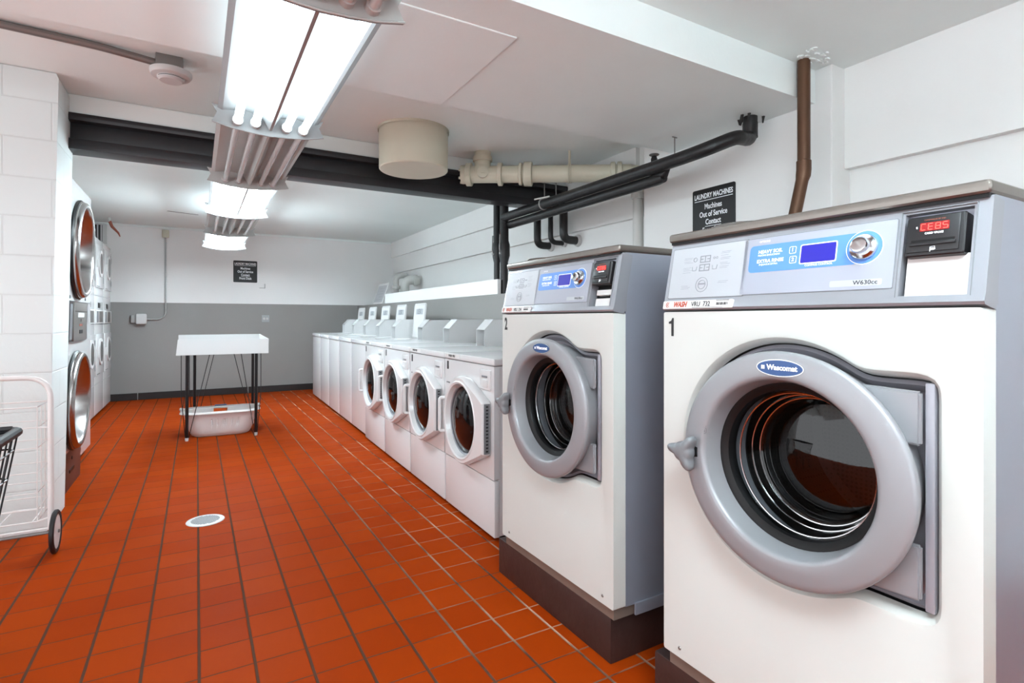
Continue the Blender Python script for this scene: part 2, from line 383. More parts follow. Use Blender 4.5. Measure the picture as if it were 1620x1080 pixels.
# ------------------------------------------------------------------ fluorescent fixtures
FX = 0.31; FZ = 2.055
def fixture(y0, y1, bank, label):
    lit = bank is not None
    t = empty('fluorescent_fixture', (FX, y0, FZ), label, 'ceiling light', 'row of four-tube ceiling fixtures')
    Lh = y1 - y0; m = M['fixture'] if lit else M['fixture_off']
    sec = [(-.225, .082), (-.205, .074), (-.19, .078), (-.115, .088), (-.045, .078), (0, .01), (.045, .078), (.115, .088), (.19, .078), (.205, .074), (.225, .082)]
    pan = [(a, b) for a, b in sec if abs(a) > .03]
    lo = [(a, b) for a, b in pan]; up = [(.17, .094), (-.17, .094)]
    mb = MB().prism(lo + up, lambda a, b, d: (a, d, b), 0.004, Lh - 0.004); mb.build('reflector', m, t, ang=.3)
    MB().prism([(-.048, .08), (-.03, .052), (-.006, .006), (.006, .006), (.03, .052), (.048, .08)], lambda a, b, d: (a, d, b), 0.005, Lh - 0.02).build('ballast_cover', m, t, ang=.3)
    poly = [(-.25, .10), (-.228, .062), (-.25, .016), (-.17, -.002), (-.08, -.012), (0, -.016), (.08, -.012), (.17, -.002), (.25, .016), (.228, .062), (.25, .10), (.2, .092), (-.2, .092)]
    for d0 in (0.0, Lh - 0.004):
        p = MB().prism(poly, lambda a, b, d: (a, d, b), d0, d0 + 0.004).build('end_plate', m, t, smooth=False)
    rim = MB().tube([(a, Lh - 0.006, b) for a, b in poly[2:9]], 0.004, 6).build('plate_lip', m, t)
    for px_ in (-.142, -.066, .072, .148):
        MB().tube([(px_, 0.03, .03), (px_, Lh - 0.03, .03)], 0.0175 if lit else 0.0165, 14).build('tube', M['tube_on%d' % (bank or 0)] if lit else M['tube_off'], t)
        for yy, s_ in ((0.004, 1), (Lh - 0.004, -1)):
            MB().tube([(px_, yy, .032), (px_, yy + s_ * 0.028, .032)], 0.024, 12).build('socket', M['socket'], t)
    if lit: MB().box(-.15, .15, .05, Lh - .05, .0935, .0955).build('added_uplight', M['uplight_on%d' % bank], t, smooth=False)  # added uplight sheet over the reflector, brightens the ceiling
    # hangers up to the ceiling
    for yy in (0.18, Lh - 0.18):
        top = (2.32 if 1.725 < y0 + yy < 2.75 else (2.17 if 4.12 < y0 + yy < 4.3 else ZC)) - FZ
        MB().tube([(0, yy, .09), (0, yy, top)], 0.005, 6).build('hanger', M['galv'], t)
    return t
fixture(-0.80, 0.41, 0, 'four-tube ceiling fixture above the camera end of the room, nearest of the row')
fixture(0.415, 1.635, None, 'unlit four-tube ceiling fixture, grey end plate at the top edge of the photo')
fixture(1.64, 2.88, 1, 'large lit four-tube ceiling fixture under the dropped beam, nearest lit one in view')
fixture(2.885, 4.11, None, 'unlit four-tube ceiling fixture right in front of the black steel beam')
fixture(4.115, 5.36, 2, 'lit four-tube ceiling fixture just beyond the black steel beam')
fixture(5.365, 6.60, None, 'unlit four-tube ceiling fixture, farther of the two dark ones beyond the near lit one')
fixture(6.605, 7.88, 3, 'farthest lit four-tube ceiling fixture, last of the row near the far wall')

# ------------------------------------------------------------------ big front washers
def washer_extractor(Y0, WD, num, code, label, paper2=False):
    X0 = 1.18
    t = empty('washer_extractor', (X0, Y0, 0.155), label, 'washing machine', None)
    Z = lambda z: z - 0.155
    HB, HP, HT = Z(0.195), Z(1.175), Z(1.373)
    cy, cz = 0.380, Z(0.816)
    # chassis plinth strip and feet
    MB().box(0.012, 0.76, 0.012, WD - 0.012, 0.0, HB + 0.01).build('chassis', M['chassis'], t, smooth=False)
    # body shell: sides, top, back, no front
    b = MB().box(0.052, 0.759, 0.0, 0.012, HB, HT).box(0.052, 0.759, WD - 0.012, WD, HB, HT)
    b.box(0.76, 0.77, 0, WD, HB, HT).box(0.061, 0.758, 0.013, WD - 0.013, HT - 0.012, HT - 0.002).box(0.053, 0.758, 0.013, WD - 0.013, HB, HB + 0.01)
    b.box(0.05, 0.06, 0.01, WD - 0.01, HP - 0.02, HT - 0.01)
    b.build('side_panels', M['side'], t, smooth=False)
    MB().box(0.09, 0.76, -0.008, 0.0, Z(0.16), Z(0.20), 0.002).build('skirt', M['side'], t)
    # front panel with shaped door recess
    NS = 160; rad = []
    for k in range(NS):
        a = 2 * PI * k / NS; ca, sa = math.cos(a), math.sin(a)
        r = 0.300
        if ca < 0:
            hw, hh, cr = 0.326, (0.240 if sa > 0 else 0.250), 0.035
            # ray against rounded rectangle
            lo, hi = 0.1, 0.6
            for _ in range(30):
                mid = (lo + hi) / 2; yy, zz = abs(ca * mid), abs(sa * mid)
                dx, dz = yy - (hw - cr), zz - (hh - cr)
                ins = (dx <= 0 and zz <= hh) or (dz <= 0 and yy <= hw) or (dx > 0 and dz > 0 and dx * dx + dz * dz <= cr * cr)
                lo, hi = (mid, hi) if ins else (lo, mid)
            r = max(r, lo)
        rad.append(r)
    for _ in range(2): rad = [(rad[k - 1] + 2 * rad[k] + rad[(k + 1) % NS]) / 4 for k in range(NS)]
    out = [(cy + rad[k] * math.cos(2 * PI * k / NS), cz + rad[k] * math.sin(2 * PI * k / NS)) for k in range(NS)]
    def inset(d):
        res = []
        for k in range(NS):
            a, c = out[k - 3], out[(k + 3) % NS]; ty, tz = c[0] - a[0], c[1] - a[1]; l = math.hypot(ty, tz)
            res.append((out[k][0] - tz / l * d, out[k][1] + ty / l * d))
        return res
    def lp(d, x): return [(x, a, b_) for a, b_ in inset(d)]
    er = rrect(WD / 2, (HB + HP) / 2 - 0.002, WD, HP - HB - 0.004, 0.006, 3)
    fp = MB(); fp.annulus([(0, a, b_) for a, b_ in er], lp(0, 0))
    fp.loft([lp(0, 0), lp(0.008, 0.002), lp(0.015, 0.009), lp(0.020, 0.022), lp(0.022, 0.030)])
    fp.loft([[(0, a, b_) for a, b_ in er], [(0.0, a + (0 if a > .01 else -.0), b_) for a, b_ in er], [(0.052, a, b_) for a, b_ in er]])
    fo = fp.build('front_panel', M['white2'], t, ang=.5)
    tag(fo, 'white enamel front panel')
    # black seal line and grey recess floor
    MB().loft([lp(0.022, 0.030), lp(0.022, 0.040), lp(0.030, 0.040)]).build('seal', M['gasket'], t)
    dy, dz = 0.343, Z(0.818)
    circ = lambda r, x: [(x, dy + r * math.cos(2 * PI * k / NS), dz + r * math.sin(2 * PI * k / NS)) for k in range(NS)]
    rf = MB(); rf.loft([lp(0.026, 0.036), lp(0.034, 0.030), lp(0.042, 0.040), lp(0.050, 0.048)]); rf.annulus(lp(0.050, 0.048), circ(0.185, 0.048))
    rf.loft([circ(0.185, 0.048), circ(0.185, 0.075)])
    rf.build('door_recess', M['recess'], t)
    # drum seen through the glass
    MB().lathe([(0.185, 0.07), (0.20, 0.10), (0.255, 0.115), (0.262, 0.14), (0.262, 0.50), (0.24, 0.52), (0.0, 0.53)], 64, None, dy, dz).build('drum', M['drum'], t)
    for k in range(3):
        a = 0.5 + k * 2 * PI / 3
        MB().loft([[(xx, dy + (0.26 - h) * math.cos(a + w), dz + (0.26 - h) * math.sin(a + w)) for (w, h) in ((-.16, 0), (-.05, .05), (.05, .05), (.16, 0))] for xx in (.14, .50)], True, True).build('drum_lifter', M['drum'], t)
    # door
    d = MB().lathe([(0.236, 0.040), (0.246, -0.010), (0.2585, -0.034), (0.2605, -0.043), (0.2585, -0.050), (0.253, -0.053), (0.244, -0.055), (0.222, -0.0575), (0.206, -0.058), (0.2005, -0.0565), (0.197, -0.053), (0.1945, -0.046), (0.187, -0.004), (0.186, 0.010), (0.186, 0.036)], 96, Matrix.Translation((0, dy + .006, dz)) @ Matrix.Diagonal((1, 1.045, 1, 1)), 0, 0, True)
    do = d.build('door', M['doorgrey'], t, ang=.9)
    MB().lathe([(0.1865, -0.004), (0.180, -0.003), (0.169, 0.004), (0.166, 0.012), (0.166, 0.03), (0.186, 0.034)], 80, Matrix.Translation((0, dy + .006, dz)) @ Matrix.Diagonal((1, 1.045, 1, 1)), 0, 0, True).build('gasket', M['gasket'], do)
    MB().lathe([(0.1665, 0.012), (0.164, 0.02), (0.158, 0.055), (0.146, 0.085), (0.142, 0.087), (0.138, 0.086), (0.10, 0.073), (0.05, 0.065), (0, 0.062)], 80, None, dy, dz).build('glass', M['glass'], do)
    for r, x in ((0.162, 0.024), (0.155, 0.062), (0.1465, 0.082)):
        MB().tube([(x, dy + r * math.cos(2 * PI * k / 72), dz + r * math.sin(2 * PI * k / 72)) for k in range(72)], 0.0022, 6, closed=True).build('glass_ring', M['chrome'], do)
    # hinge arms
    for s_, z0, z1 in ((1, Z(0.912), Z(1.014)), (-1, Z(0.620), Z(0.724))):
        zi = z0 if s_ > 0 else z1; zo = z1 if s_ > 0 else z0
        poly = [(0.092, zi), (0.092, zo), (0.205, zo + s_ * 0.004), (0.205, zo - s_ * 0.05), (0.13, zi)]
        m_ = MB().prism(poly, lambda a, b_, d_: (d_, a, b_), -0.008, 0.006)
        bmesh.ops.bevel(m_.bm, geom=m_.bm.edges[:], offset=0.004, segments=2, affect='EDGES', clamp_overlap=True)
        m_.build('hinge_arm', M['doorgrey'], do)
    MB().box(.006, .047, .074, .090, Z(.60), Z(1.03), .003).build('hinge_post', M['recess'], do)
    # round-cornered latch knob at the far side of the ring
    hy, hz, hx = 0.598, Z(0.806), -0.080
    prof = []
    for k in range(48):
        a = 2 * PI * k / 48
        r = 0.026 + 0.024 * max(0, math.cos(1.5 * (a - 0.15) % (2 * PI) if False else 3 * (a - 0.10))) ** 1.6
        prof.append((r * math.cos(a), r * math.sin(a)))
    lo = lambda s_, x: [(x, hy + s_ * a, hz + s_ * b_) for a, b_ in prof]
    MB().loft([lo(.80, hx + .018), lo(1.0, hx + .012), lo(1.04, hx + .002), lo(1.0, hx - .008), lo(.86, hx - .014), lo(.5, hx - .016)], True, True).build('handle', M['handle'], do, ang=1.2)
    MB().tube([(hx + .016, hy, hz), (hx + .03, hy - .006, hz), (-.045, hy - .022, hz)], 0.018, 20).build('handle_stem', M['gasket'], do)
    # badge
    by, bz = dy, dz + 0.2235
    bx = -0.0575
    MB().prism([(by + .057 * math.cos(2 * PI * k / 40), bz + .0195 * math.sin(2 * PI * k / 40)) for k in range(40)], lambda a, b_, d_: (d_, a, b_), bx - .001, bx + .006).build('badge_rim', M['chrome'], do)
    bd = MB().prism([(by + .054 * math.cos(2 * PI * k / 40), bz + .0172 * math.sin(2 * PI * k / 40)) for k in range(40)], lambda a, b_, d_: (d_, a, b_), bx - .002, bx + .006).build('badge', M['navy'], do)
    text('badge_lettering', 'Wascomat', 0.0165, facing_left(bx - .0022, by - .0065, bz + .0005), M['whiteink'], do, 0.0005, sx=1.0)
    MB().box(bx - .0028, bx, by + .0355, by + .0435, bz - .004, bz + .0045).build('badge_emblem', M['whiteink'], do, smooth=False)
    # lock symbols on the ring
    sy, sz, sxx = 0.566, Z(0.882), -0.0510
    sm = MB()
    for oy in (-.014, .014):
        sm.tube([(sxx - .004, sy + oy + 0.007 * math.cos(2 * PI * k / 6 + .5), sz - .016 + .009 * math.sin(2 * PI * k / 6 + .5)) for k in range(6)], 0.0007, 5, closed=True)
        sm.tube([(sxx - .004, sy + oy + .005 * math.cos(a), sz - .007 + .006 * math.sin(a)) for a in (0, .5, 1, 1.57, 2.1, 2.6, 3.14)], 0.0006, 5)
        sm.box(sxx - .005, sxx - .003, sy + oy - .001, sy + oy + .001, sz - .020, sz - .013)
    sm.tube([(sxx - .004, sy + .018 * math.cos(a), sz + .002 + .012 * math.sin(a)) for a in (.5, .8, 1.1, 1.4, 1.75, 2.05, 2.35, 2.65)], 0.0008, 5)
    sm.build('lock_symbols', M['midink'] if False else M['handle'], do)
    # number and screws
    if num == '1':
        nm = MB(); c0 = WD - 0.032
        nm.prism([(c0 - .006, Z(1.102)), (c0 - .006, Z(1.154)), (c0 - .001, Z(1.154)), (c0 + .003, Z(1.146)), (c0 + .012, Z(1.143)), (c0 + .012, Z(1.1375)), (c0 + .0025, Z(1.1375)), (c0 + .0025, Z(1.102))], lambda a, b_, d_: (d_, a, b_), -.001, .001)
        nm.build('number', M['ink'], t, smooth=False)
    else: text('number', num, 0.072, facing_left(-.0005, WD - 0.032, Z(1.128)), M['ink'], t, 0.0022, sx=0.62)
    for yy in (WD - 0.06, 0.055):
        MB().lathe([(0.0, -0.003), (0.004, -0.0025), (0.0055, 0.0)], 12, None, yy, Z(0.222)).build('screw', M['darksteel'], t)
    # ---- control header, leaning back
    TL = 0.19; tilt = math.atan(TL)
    R = Matrix.Translation((0.0, 0, HP)) @ Matrix.Rotation(tilt, 4, 'Y')
    def q(Y, z):                 # measured on the plane x=1.18, thrown onto the leaning face
        x = 1.18
        for _ in range(5):
            zz = 1.15 + (z - 1.15) * x / 1.18; x = 1.178 + (zz - 1.175) * TL
        return (Y * x / 1.18 - 0.405, (zz - 1.175) * math.sqrt(1 + TL * TL))
    def rect(Ya, Yb, za, zb): (a, c), (b_, d_) = q(Ya, za), q(Yb, zb); return min(a, b_), max(a, b_), c, d_
    HS = (HT - HP) * math.sqrt(1 + TL * TL)
    n0, n1, n2, n3 = rect(.428, .524, 1.194, 1.350)
    # header face as a frame round the card niche
    hd = MB()
    pr = [(0.0, -0.004), (-0.010, 0.004), (-0.010, 0.02), (0.0, HS - 0.004), (0.006, HS), (0.05, HS), (0.05, 0.0)]
    pr2 = [(0.0, 0.0), (-0.008, 0.006), (-0.004, 0.03), (0.0, HS - 0.004), (0.006, HS), (0.045, HS), (0.045, 0.0)]
    fn = lambda a, b_, d_: (a, d_, b_)
    hd.prism([(-.002, .001), (-.006, .006), (-.003, .02), (0, HS - .004), (.006, HS - .001), (.045, HS - .001), (.045, .001)], fn, n1, WD)
    hd.prism([(-.002, .001), (-.006, .006), (-.003, .02), (0, HS - .004), (.006, HS - .001), (.045, HS - .001), (.045, .001)], fn, -0.003, n0)
    hd.prism([(-.002, .001), (-.006, .006), (-.003, n2), (.045, n2), (.045, .001)], fn, n0, n1)
    hd.prism([(0, n3), (0, HS - .004), (.006, HS - .001), (.045, HS - .001), (.045, n3)], fn, n0, n1)
    hd.box(0.04, 0.046, n0, n1, n2, n3)
    bmesh.ops.transform(hd.bm, matrix=R, verts=hd.bm.verts)
    ho = hd.build('control_header', M['silver'], t, ang=.5)
    # header fill behind the lean (triangular cheeks)
    MB().prism([(0.002, HP + .001), (0.055, HP + .001), (0.055, HT - .002), (0.04, HT - .002)], lambda a, b_, d_: (a, d_, b_), -0.0025, 0.004).build('header_cheek', M['silver'], t)
    def plate(nm, rc, x0, x1, m, r=0.004, par=ho):
        a, b_, c, d_ = rc
        mb = MB().prism(rrect((a + b_) / 2, (c + d_) / 2, b_ - a, d_ - c, r, 4), lambda y_, z_, d2: (d2, y_, z_), x0, x1)
        bmesh.ops.transform(mb.bm, matrix=R, verts=mb.bm.verts); return mb.build(nm, m, par, smooth=False)
    def tx(nm, s, size, Y, z, m, x=-.0032, **k):
        a, b_ = q(Y, z)
        return text(nm, s, size, R @ facing_left(x, a, b_), m, ho, depth=.0003, **k)
    ip = rect(.885, 1.120, 1.209, 1.345); ip = (ip[0], min(ip[1], WD - .014), ip[2], ip[3])
    plate('label_bezel', (ip[0] - .002, ip[1] + .002, ip[2] - .002, ip[3] + .002), -.0036, .002, M['handle'])
    plate('instruction_label', ip, -.0042, .002, M['plate2'])
    cp = rect(.548, .874, 1.211, 1.344)
    plate('panel_bezel', (cp[0] - .0015, cp[1] + .0015, cp[2] - .0015, cp[3] + .0015), -.0036, .002, M['handle'], .003)
    plate('control_panel', cp, -.0042, .002, M['plate'], .003)
    bl = rect(.612, .860, 1.263, 1.327)
    plate('blue_field', bl, -.0047, .0, M['blue'], .010)
    ka, kb = q(.598, 1.296)
    def disc(nm, prof, m, n=40, par=ho):
        mb = MB().lathe(prof, n, None, ka, kb); bmesh.ops.transform(mb.bm, matrix=R, verts=mb.bm.verts); return mb.build(nm, m, par)
    disc('dial_surround_edge', [(0, -.0048), (.0365, -.0048), (.0365, 0)], M['whiteink'])
    disc('dial_surround', [(0, -.0051), (.0352, -.0051), (.0352, 0)], M['blue'])
    disc('dial_dish', [(.0275, -.0045), (.0275, -.009), (.026, -.0125), (.019, -.010), (0, -.010)], M['chrome'], 48)
    disc('dial_knob', [(.018, -.008), (.0175, -.026), (.0155, -.030), (.012, -.031), (0, -.0295)], M['chrome'], 24)
    ds = rect(.657, .730, 1.2755, 1.3145)
    plate('screen_frame', (ds[0] - .0025, ds[1] + .0025, ds[2] - .0025, ds[3] + .0025), -.0051, 0, M['whiteink'], .004)
    plate('screen', ds, -.0054, 0, M['screen'], .003)
    tx('lettering', 'HEAVY SOIL', .0118, .808, 1.3105, M['whiteink'], x=-.0049, bold=.0003)
    tx('lettering', 'MUCHO ENSUCIADO', .0060, .812, 1.3025, M['whiteink'], x=-.0049)
    tx('lettering', 'EXTRA RINSE', .0118, .809, 1.2885, M['whiteink'], x=-.0049, bold=.0003)
    tx('lettering', 'ENJUAGUE EXTRA', .0060, .814, 1.2805, M['whiteink'], x=-.0049)
    tx('lettering', 'OPTIONS', .0068, .822, 1.3355, M['whiteink'], x=-.0045)
    tx('lettering', 'COMPASS CONTROL', .0066, .693, 1.2695, M['whiteink'], x=-.0049)
    for nm_, zc_ in (('1', 1.3075), ('2', 1.2855)):
        a, b_ = q(.7515, zc_)
        plate('button', (a - .0085, a + .0085, b_ - .0085, b_ + .0085), -.0051, 0, M['whiteink'], .003)
        plate('button_face', (a - .0072, a + .0072, b_ - .0072, b_ + .0072), -.0054, 0, M['blue'], .0025)
        text('button_number', nm_, .0125, R @ facing_left(-.0056, a, b_), M['whiteink'], ho, .0003, depth=.0003)
    nf = rect(.566, .668, 1.218, 1.231); plate('name_field', nf, -.0045, 0, M['plate2'], .003)
    tx('model_lettering', 'W630cc', .0128, .597, 1.2245, M['ink'], x=-.0047, sx=1.1)
    # instruction drawings
    im = MB(); a, b_ = q(1.000, 1.300)  # printed symbols
    def ring2(y_, z_, w, h, th_=.0012):
        for (u0, u1, v0, v1) in ((y_ - w, y_ + w, z_ + h - th_, z_ + h), (y_ - w, y_ + w, z_ - h, z_ - h + th_), (y_ - w, y_ - w + th_, z_ - h, z_ + h), (y_ + w - th_, y_ + w, z_ - h, z_ + h)):
            im.box(-.0046, -.004, u0, u1, v0, v1)
    for zz in (.0115, -.0125):
        ring2(a, b_ + zz, .0175, .0098, .0026); im.box(-.0046, -.004, a - .0012, a + .0012, b_ + zz - .009, b_ + zz + .009)
        for s_ in (-1, 1): im.box(-.0046, -.004, a + s_ * .0105 - .004, a + s_ * .0105 + .004, b_ + zz - .0012, b_ + zz + .0012)
    im.tube([(-.0044, a + .034 + .006 * math.cos(k), b_ + .012 + .006 * math.sin(k)) for k in [j * PI / 5 for j in range(10)]], .0008, 4, closed=True)
    for s_ in (-1, 1):
        im.tube([(-.0044, a + s_ * .034 - .008, b_ - .008), (-.0044, a + s_ * .034 - .006, b_ - .019), (-.0044, a + s_ * .034 + .006, b_ - .019), (-.0044, a + s_ * .034 + .008, b_ - .008)], .0008, 4)
    im.tube([(-.0044, a - .034 + .007 * math.cos(k), b_ + .012 + .003 * math.sin(2 * k)) for k in [j * PI / 6 for j in range(12)]], .0006, 4, closed=True)
    for r_ in (.012, .020): im.tube([(-.0044, a + .002 + r_ * math.cos(k), b_ - .060 + r_ * 1.0 * math.sin(k)) for k in [j * PI / 12 for j in range(24)]], .0007, 4, closed=True)
    im.box(-.0046, -.004, a - .008, a + .012, b_ - .0600, b_ - .0560)
    for s_, rows in ((1, (.018, .014, .008, .004, -.010, -.014, -.018, -.024, -.062, -.066, -.070)), (-1, (.026, .022, .016, .010, .006, -.004, -.008, -.014, -.018, -.054, -.058))):
        for j, rz in enumerate(rows):
            w_ = .020 - (j % 3) * .004; c0 = a + s_ * .062
            im.box(-.00445, -.004, c0 - w_, c0 + w_ * (.5 + .5 * ((j * 7) % 3) / 2), b_ + rz, b_ + rz + .0008)
    bmesh.ops.transform(im.bm, matrix=R, verts=im.bm.verts); im.build('instruction_drawing', M['midink'], ho, smooth=False)
    # machine sticker
    st = rect(.912, 1.149, 1.176, 1.2005); st = (st[0], min(st[1], WD - .002), .004, st[3])
    plate('sticker', st, -.0078, .001, M['sticker'], .003)
    sz_ = (st[2] + st[3]) / 2; sw = st[1] - st[0]
    T = lambda s, size, f, m, **k: text('sticker_lettering', s, size, R @ facing_left(-.0082, st[1] - f * sw, sz_), m, ho, depth=.0003, **k)
    T('WASH', .0205, .265, M['redink'], bold=.0009, shear=.3, sx=.80)
    T('VRU  ' + code, .0185, .57, M['ink'], bold=.0002, sx=.86)
    arcs = MB()
    for r_, o_, in ((.0095, 0), (.0075, .004)):
        arcs.tube([(-.0082, st[1] - .022 - o_ + 0 + r_ * math.cos(k), sz_ + .9 * r_ * math.sin(k)) for k in [(-.45 + .9 * j / 8) * PI for j in range(9)]], [.0004 + .0009 * math.sin(PI * j / 8) for j in range(9)], 5)
    bmesh.ops.transform(arcs.bm, matrix=R, verts=arcs.bm.verts); arcs.build('sticker_emblem', M['redink'], ho)
    bar = MB(); random.seed(3)
    for j in range(14): bar.box(-.0084, -.0079, st[0] + .016 + j * .0026, st[0] + .016 + j * .0026 + random.choice((.0009, .0016)), sz_ - .0035, sz_ + .0035)
    for rz in (.0095, .0075): bar.box(-.0083, -.0079, st[0] + .012, st[0] + .052, sz_ + rz, sz_ + rz + .0007)
    for rz in (-.0095,): bar.box(-.0083, -.0079, st[0] + .03, st[0] + .13, sz_ + rz, sz_ + rz + .0008)
    bmesh.ops.transform(bar.bm, matrix=R, verts=bar.bm.verts); bar.build('sticker_barcode', M['ink'], ho, smooth=False)
    # card reader in the niche
    nb = MB()
    for (u0, u1, v0, v1) in ((n0 - .006, n1 + .006, n3 + .004, n3 + .0055), (n0 - .006, n0 - .0045, n2 - .004, n3 + .005), (n1 + .0045, n1 + .006, n2 - .004, n3 + .005), (n0 - .006, n1 + .006, n2 - .0055, n2 - .004)): nb.box(-.0036, .0, u0, u1, v0, v1)
    bmesh.ops.transform(nb.bm, matrix=R, verts=nb.bm.verts); nb.build('niche_edge', M['handle'], ho, smooth=False)
    plate('niche_back', (n0 + .001, n1 - .001, n2 + .07, n3 - .001), .030, .041, M['gasket'], .001)
    kr = rect(.430, .518, 1.266, 1.341)
    mb = MB().box(-.010, .036, kr[0], kr[1], kr[2], kr[3], .006, 3); bmesh.ops.transform(mb.bm, matrix=R, verts=mb.bm.verts)
    rd = mb.build('card_reader', M['black'], ho)
    ma = (kr[0] + kr[1]) / 2
    mb = MB().box(-.0125, -.009, kr[0] + .008, kr[1] - .004, kr[2] + .008, kr[3] - .004, .002); bmesh.ops.transform(mb.bm, matrix=R, verts=mb.bm.verts); mb.build('reader_face', M['black'], ho)
    plate('card_slot', (kr[0] + .014, kr[1] - .012, kr[2] + .0265, kr[2] + .0315), -.0135, -.01, M['gasket'], .001)
    mb = MB().box(-.017, -.012, kr[0] + .012, kr[1] - .010, kr[2] + .020, kr[2] + .0255, .001); bmesh.ops.transform(mb.bm, matrix=R, verts=mb.bm.verts); mb.build('slot_lip', M['black'], ho)
    dq = (ma - .0235, ma + .0235, kr[3] - .032, kr[3] - .0155)
    plate('reader_display', dq, -.0132, -.01, M['ledback'], .001)
    seg = dict(C='afed', E='afged', B='abcdefg', S='afgcd')
    sg = MB()
    for j, ch in enumerate('CEBS'):
        c0 = ma + .0175 - j * .0117; z0 = (dq[2] + dq[3]) / 2; w_, h_ = .0038, .0058
        for s_ in seg[ch]:
            o = {'a': (0, h_, 1), 'g': (0, 0, 1), 'd': (0, -h_, 1), 'f': (w_, h_ / 2, 0), 'b': (-w_, h_ / 2, 0), 'e': (w_, -h_ / 2, 0), 'c': (-w_, -h_ / 2, 0)}[s_]
            if o[2]: sg.box(-.0137, -.013, c0 - w_ * .8, c0 + w_ * .8, z0 + o[1] - .0006, z0 + o[1] + .0006)
            else: sg.box(-.0137, -.013, c0 + o[0] - .0006, c0 + o[0] + .0006, z0 + o[1] - h_ * .42, z0 + o[1] + h_ * .42)
    bmesh.ops.transform(sg.bm, matrix=R, verts=sg.bm.verts); sg.build('display_digits', M['led'], ho, smooth=False)
    text('reader_lettering', 'CARD VALUE', .0050, R @ facing_left(-.0128, ma, dq[2] - .0045), M['whiteink'], ho, .0002, depth=.0003)
    text('reader_lettering', 'CARDVALUE BY ESD', .0038, R @ facing_left(-.0128, ma, dq[3] + .005), M['orangewire'], ho, depth=.0003)
    text('reader_lettering', '$', .0058, R @ facing_left(-.0128, dq[1] + .005, (dq[2] + dq[3]) / 2), M['whiteink'], ho, depth=.0003)
    hnd = MB().box(-.0130, -.0125, ma - .003, ma + .003, kr[2] + .010, kr[2] + .014).tube([(-.0128, ma + .004, kr[2] + .007), (-.0128, ma + .004, kr[2] + .016), (-.0128, ma - .003, kr[2] + .017), (-.0128, ma - .004, kr[2] + .011)], .0006, 4)
    bmesh.ops.transform(hnd.bm, matrix=R, verts=hnd.bm.verts); hnd.build('card_symbol', M['whiteink'], ho)
    if paper2:
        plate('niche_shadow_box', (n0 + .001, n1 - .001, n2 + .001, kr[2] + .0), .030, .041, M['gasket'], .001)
        for (u0, u1) in ((.004, .030), (.042, .060)):
            plate('niche_paper', (n0 + .003, n1 - .018, n2 + u0, n2 + u1), .012, .030, M['sticker'], .001)
    else:
        plate('niche_cover', (n0 + .001, n1 - .007, n2 + .001, kr[2] + .004), .006, .036, M['sticker'], .001)
    # top cover
    MB().box(0.022, 0.775, -0.004, WD + 0.004, HT, HT + 0.025, 0.010, 3).build('top_cover', M['cap'], t)
    MB().box(0.030, 0.76, 0.002, WD - 0.002, HT - 0.006, HT + 0.002).build('top_seam', M['gasket'], t, smooth=False)
    # hopper lid on top, at the far front corner
    mb = MB().lathe([(0, -.022), (.05, -.021), (.085, -.014), (.095, 0.0)], 40, Matrix.Translation((0.125, WD - 0.18, HT + 0.025)) @ Matrix.Rotation(PI / 2, 4, 'Y') @ Matrix.Scale(0.6, 4, (1, 0, 0)))
    mb.build('hopper_lid', M['steel'], t)
    return t

washer_extractor(0.405, 0.745, '1', '732', 'big front-load washer marked 1, nearest and largest machine at the right')
washer_extractor(1.372, 0.745, '2', '734', 'big front-load washer marked 2, on a dark brown base left of machine 1', True)
for y0, y1, lab in ((0.36, 1.20, 'dark brown machine base under washer 1, mostly below the frame'), (1.40, 2.175, 'dark brown chipped machine base under washer 2')):
    o = MB().box(1.192, 1.99, y0, y1, 0, 0.155, 0.006).build('machine_base', M['brown'])
    tag(o, lab, 'machine base', 'machine bases under the front washers')

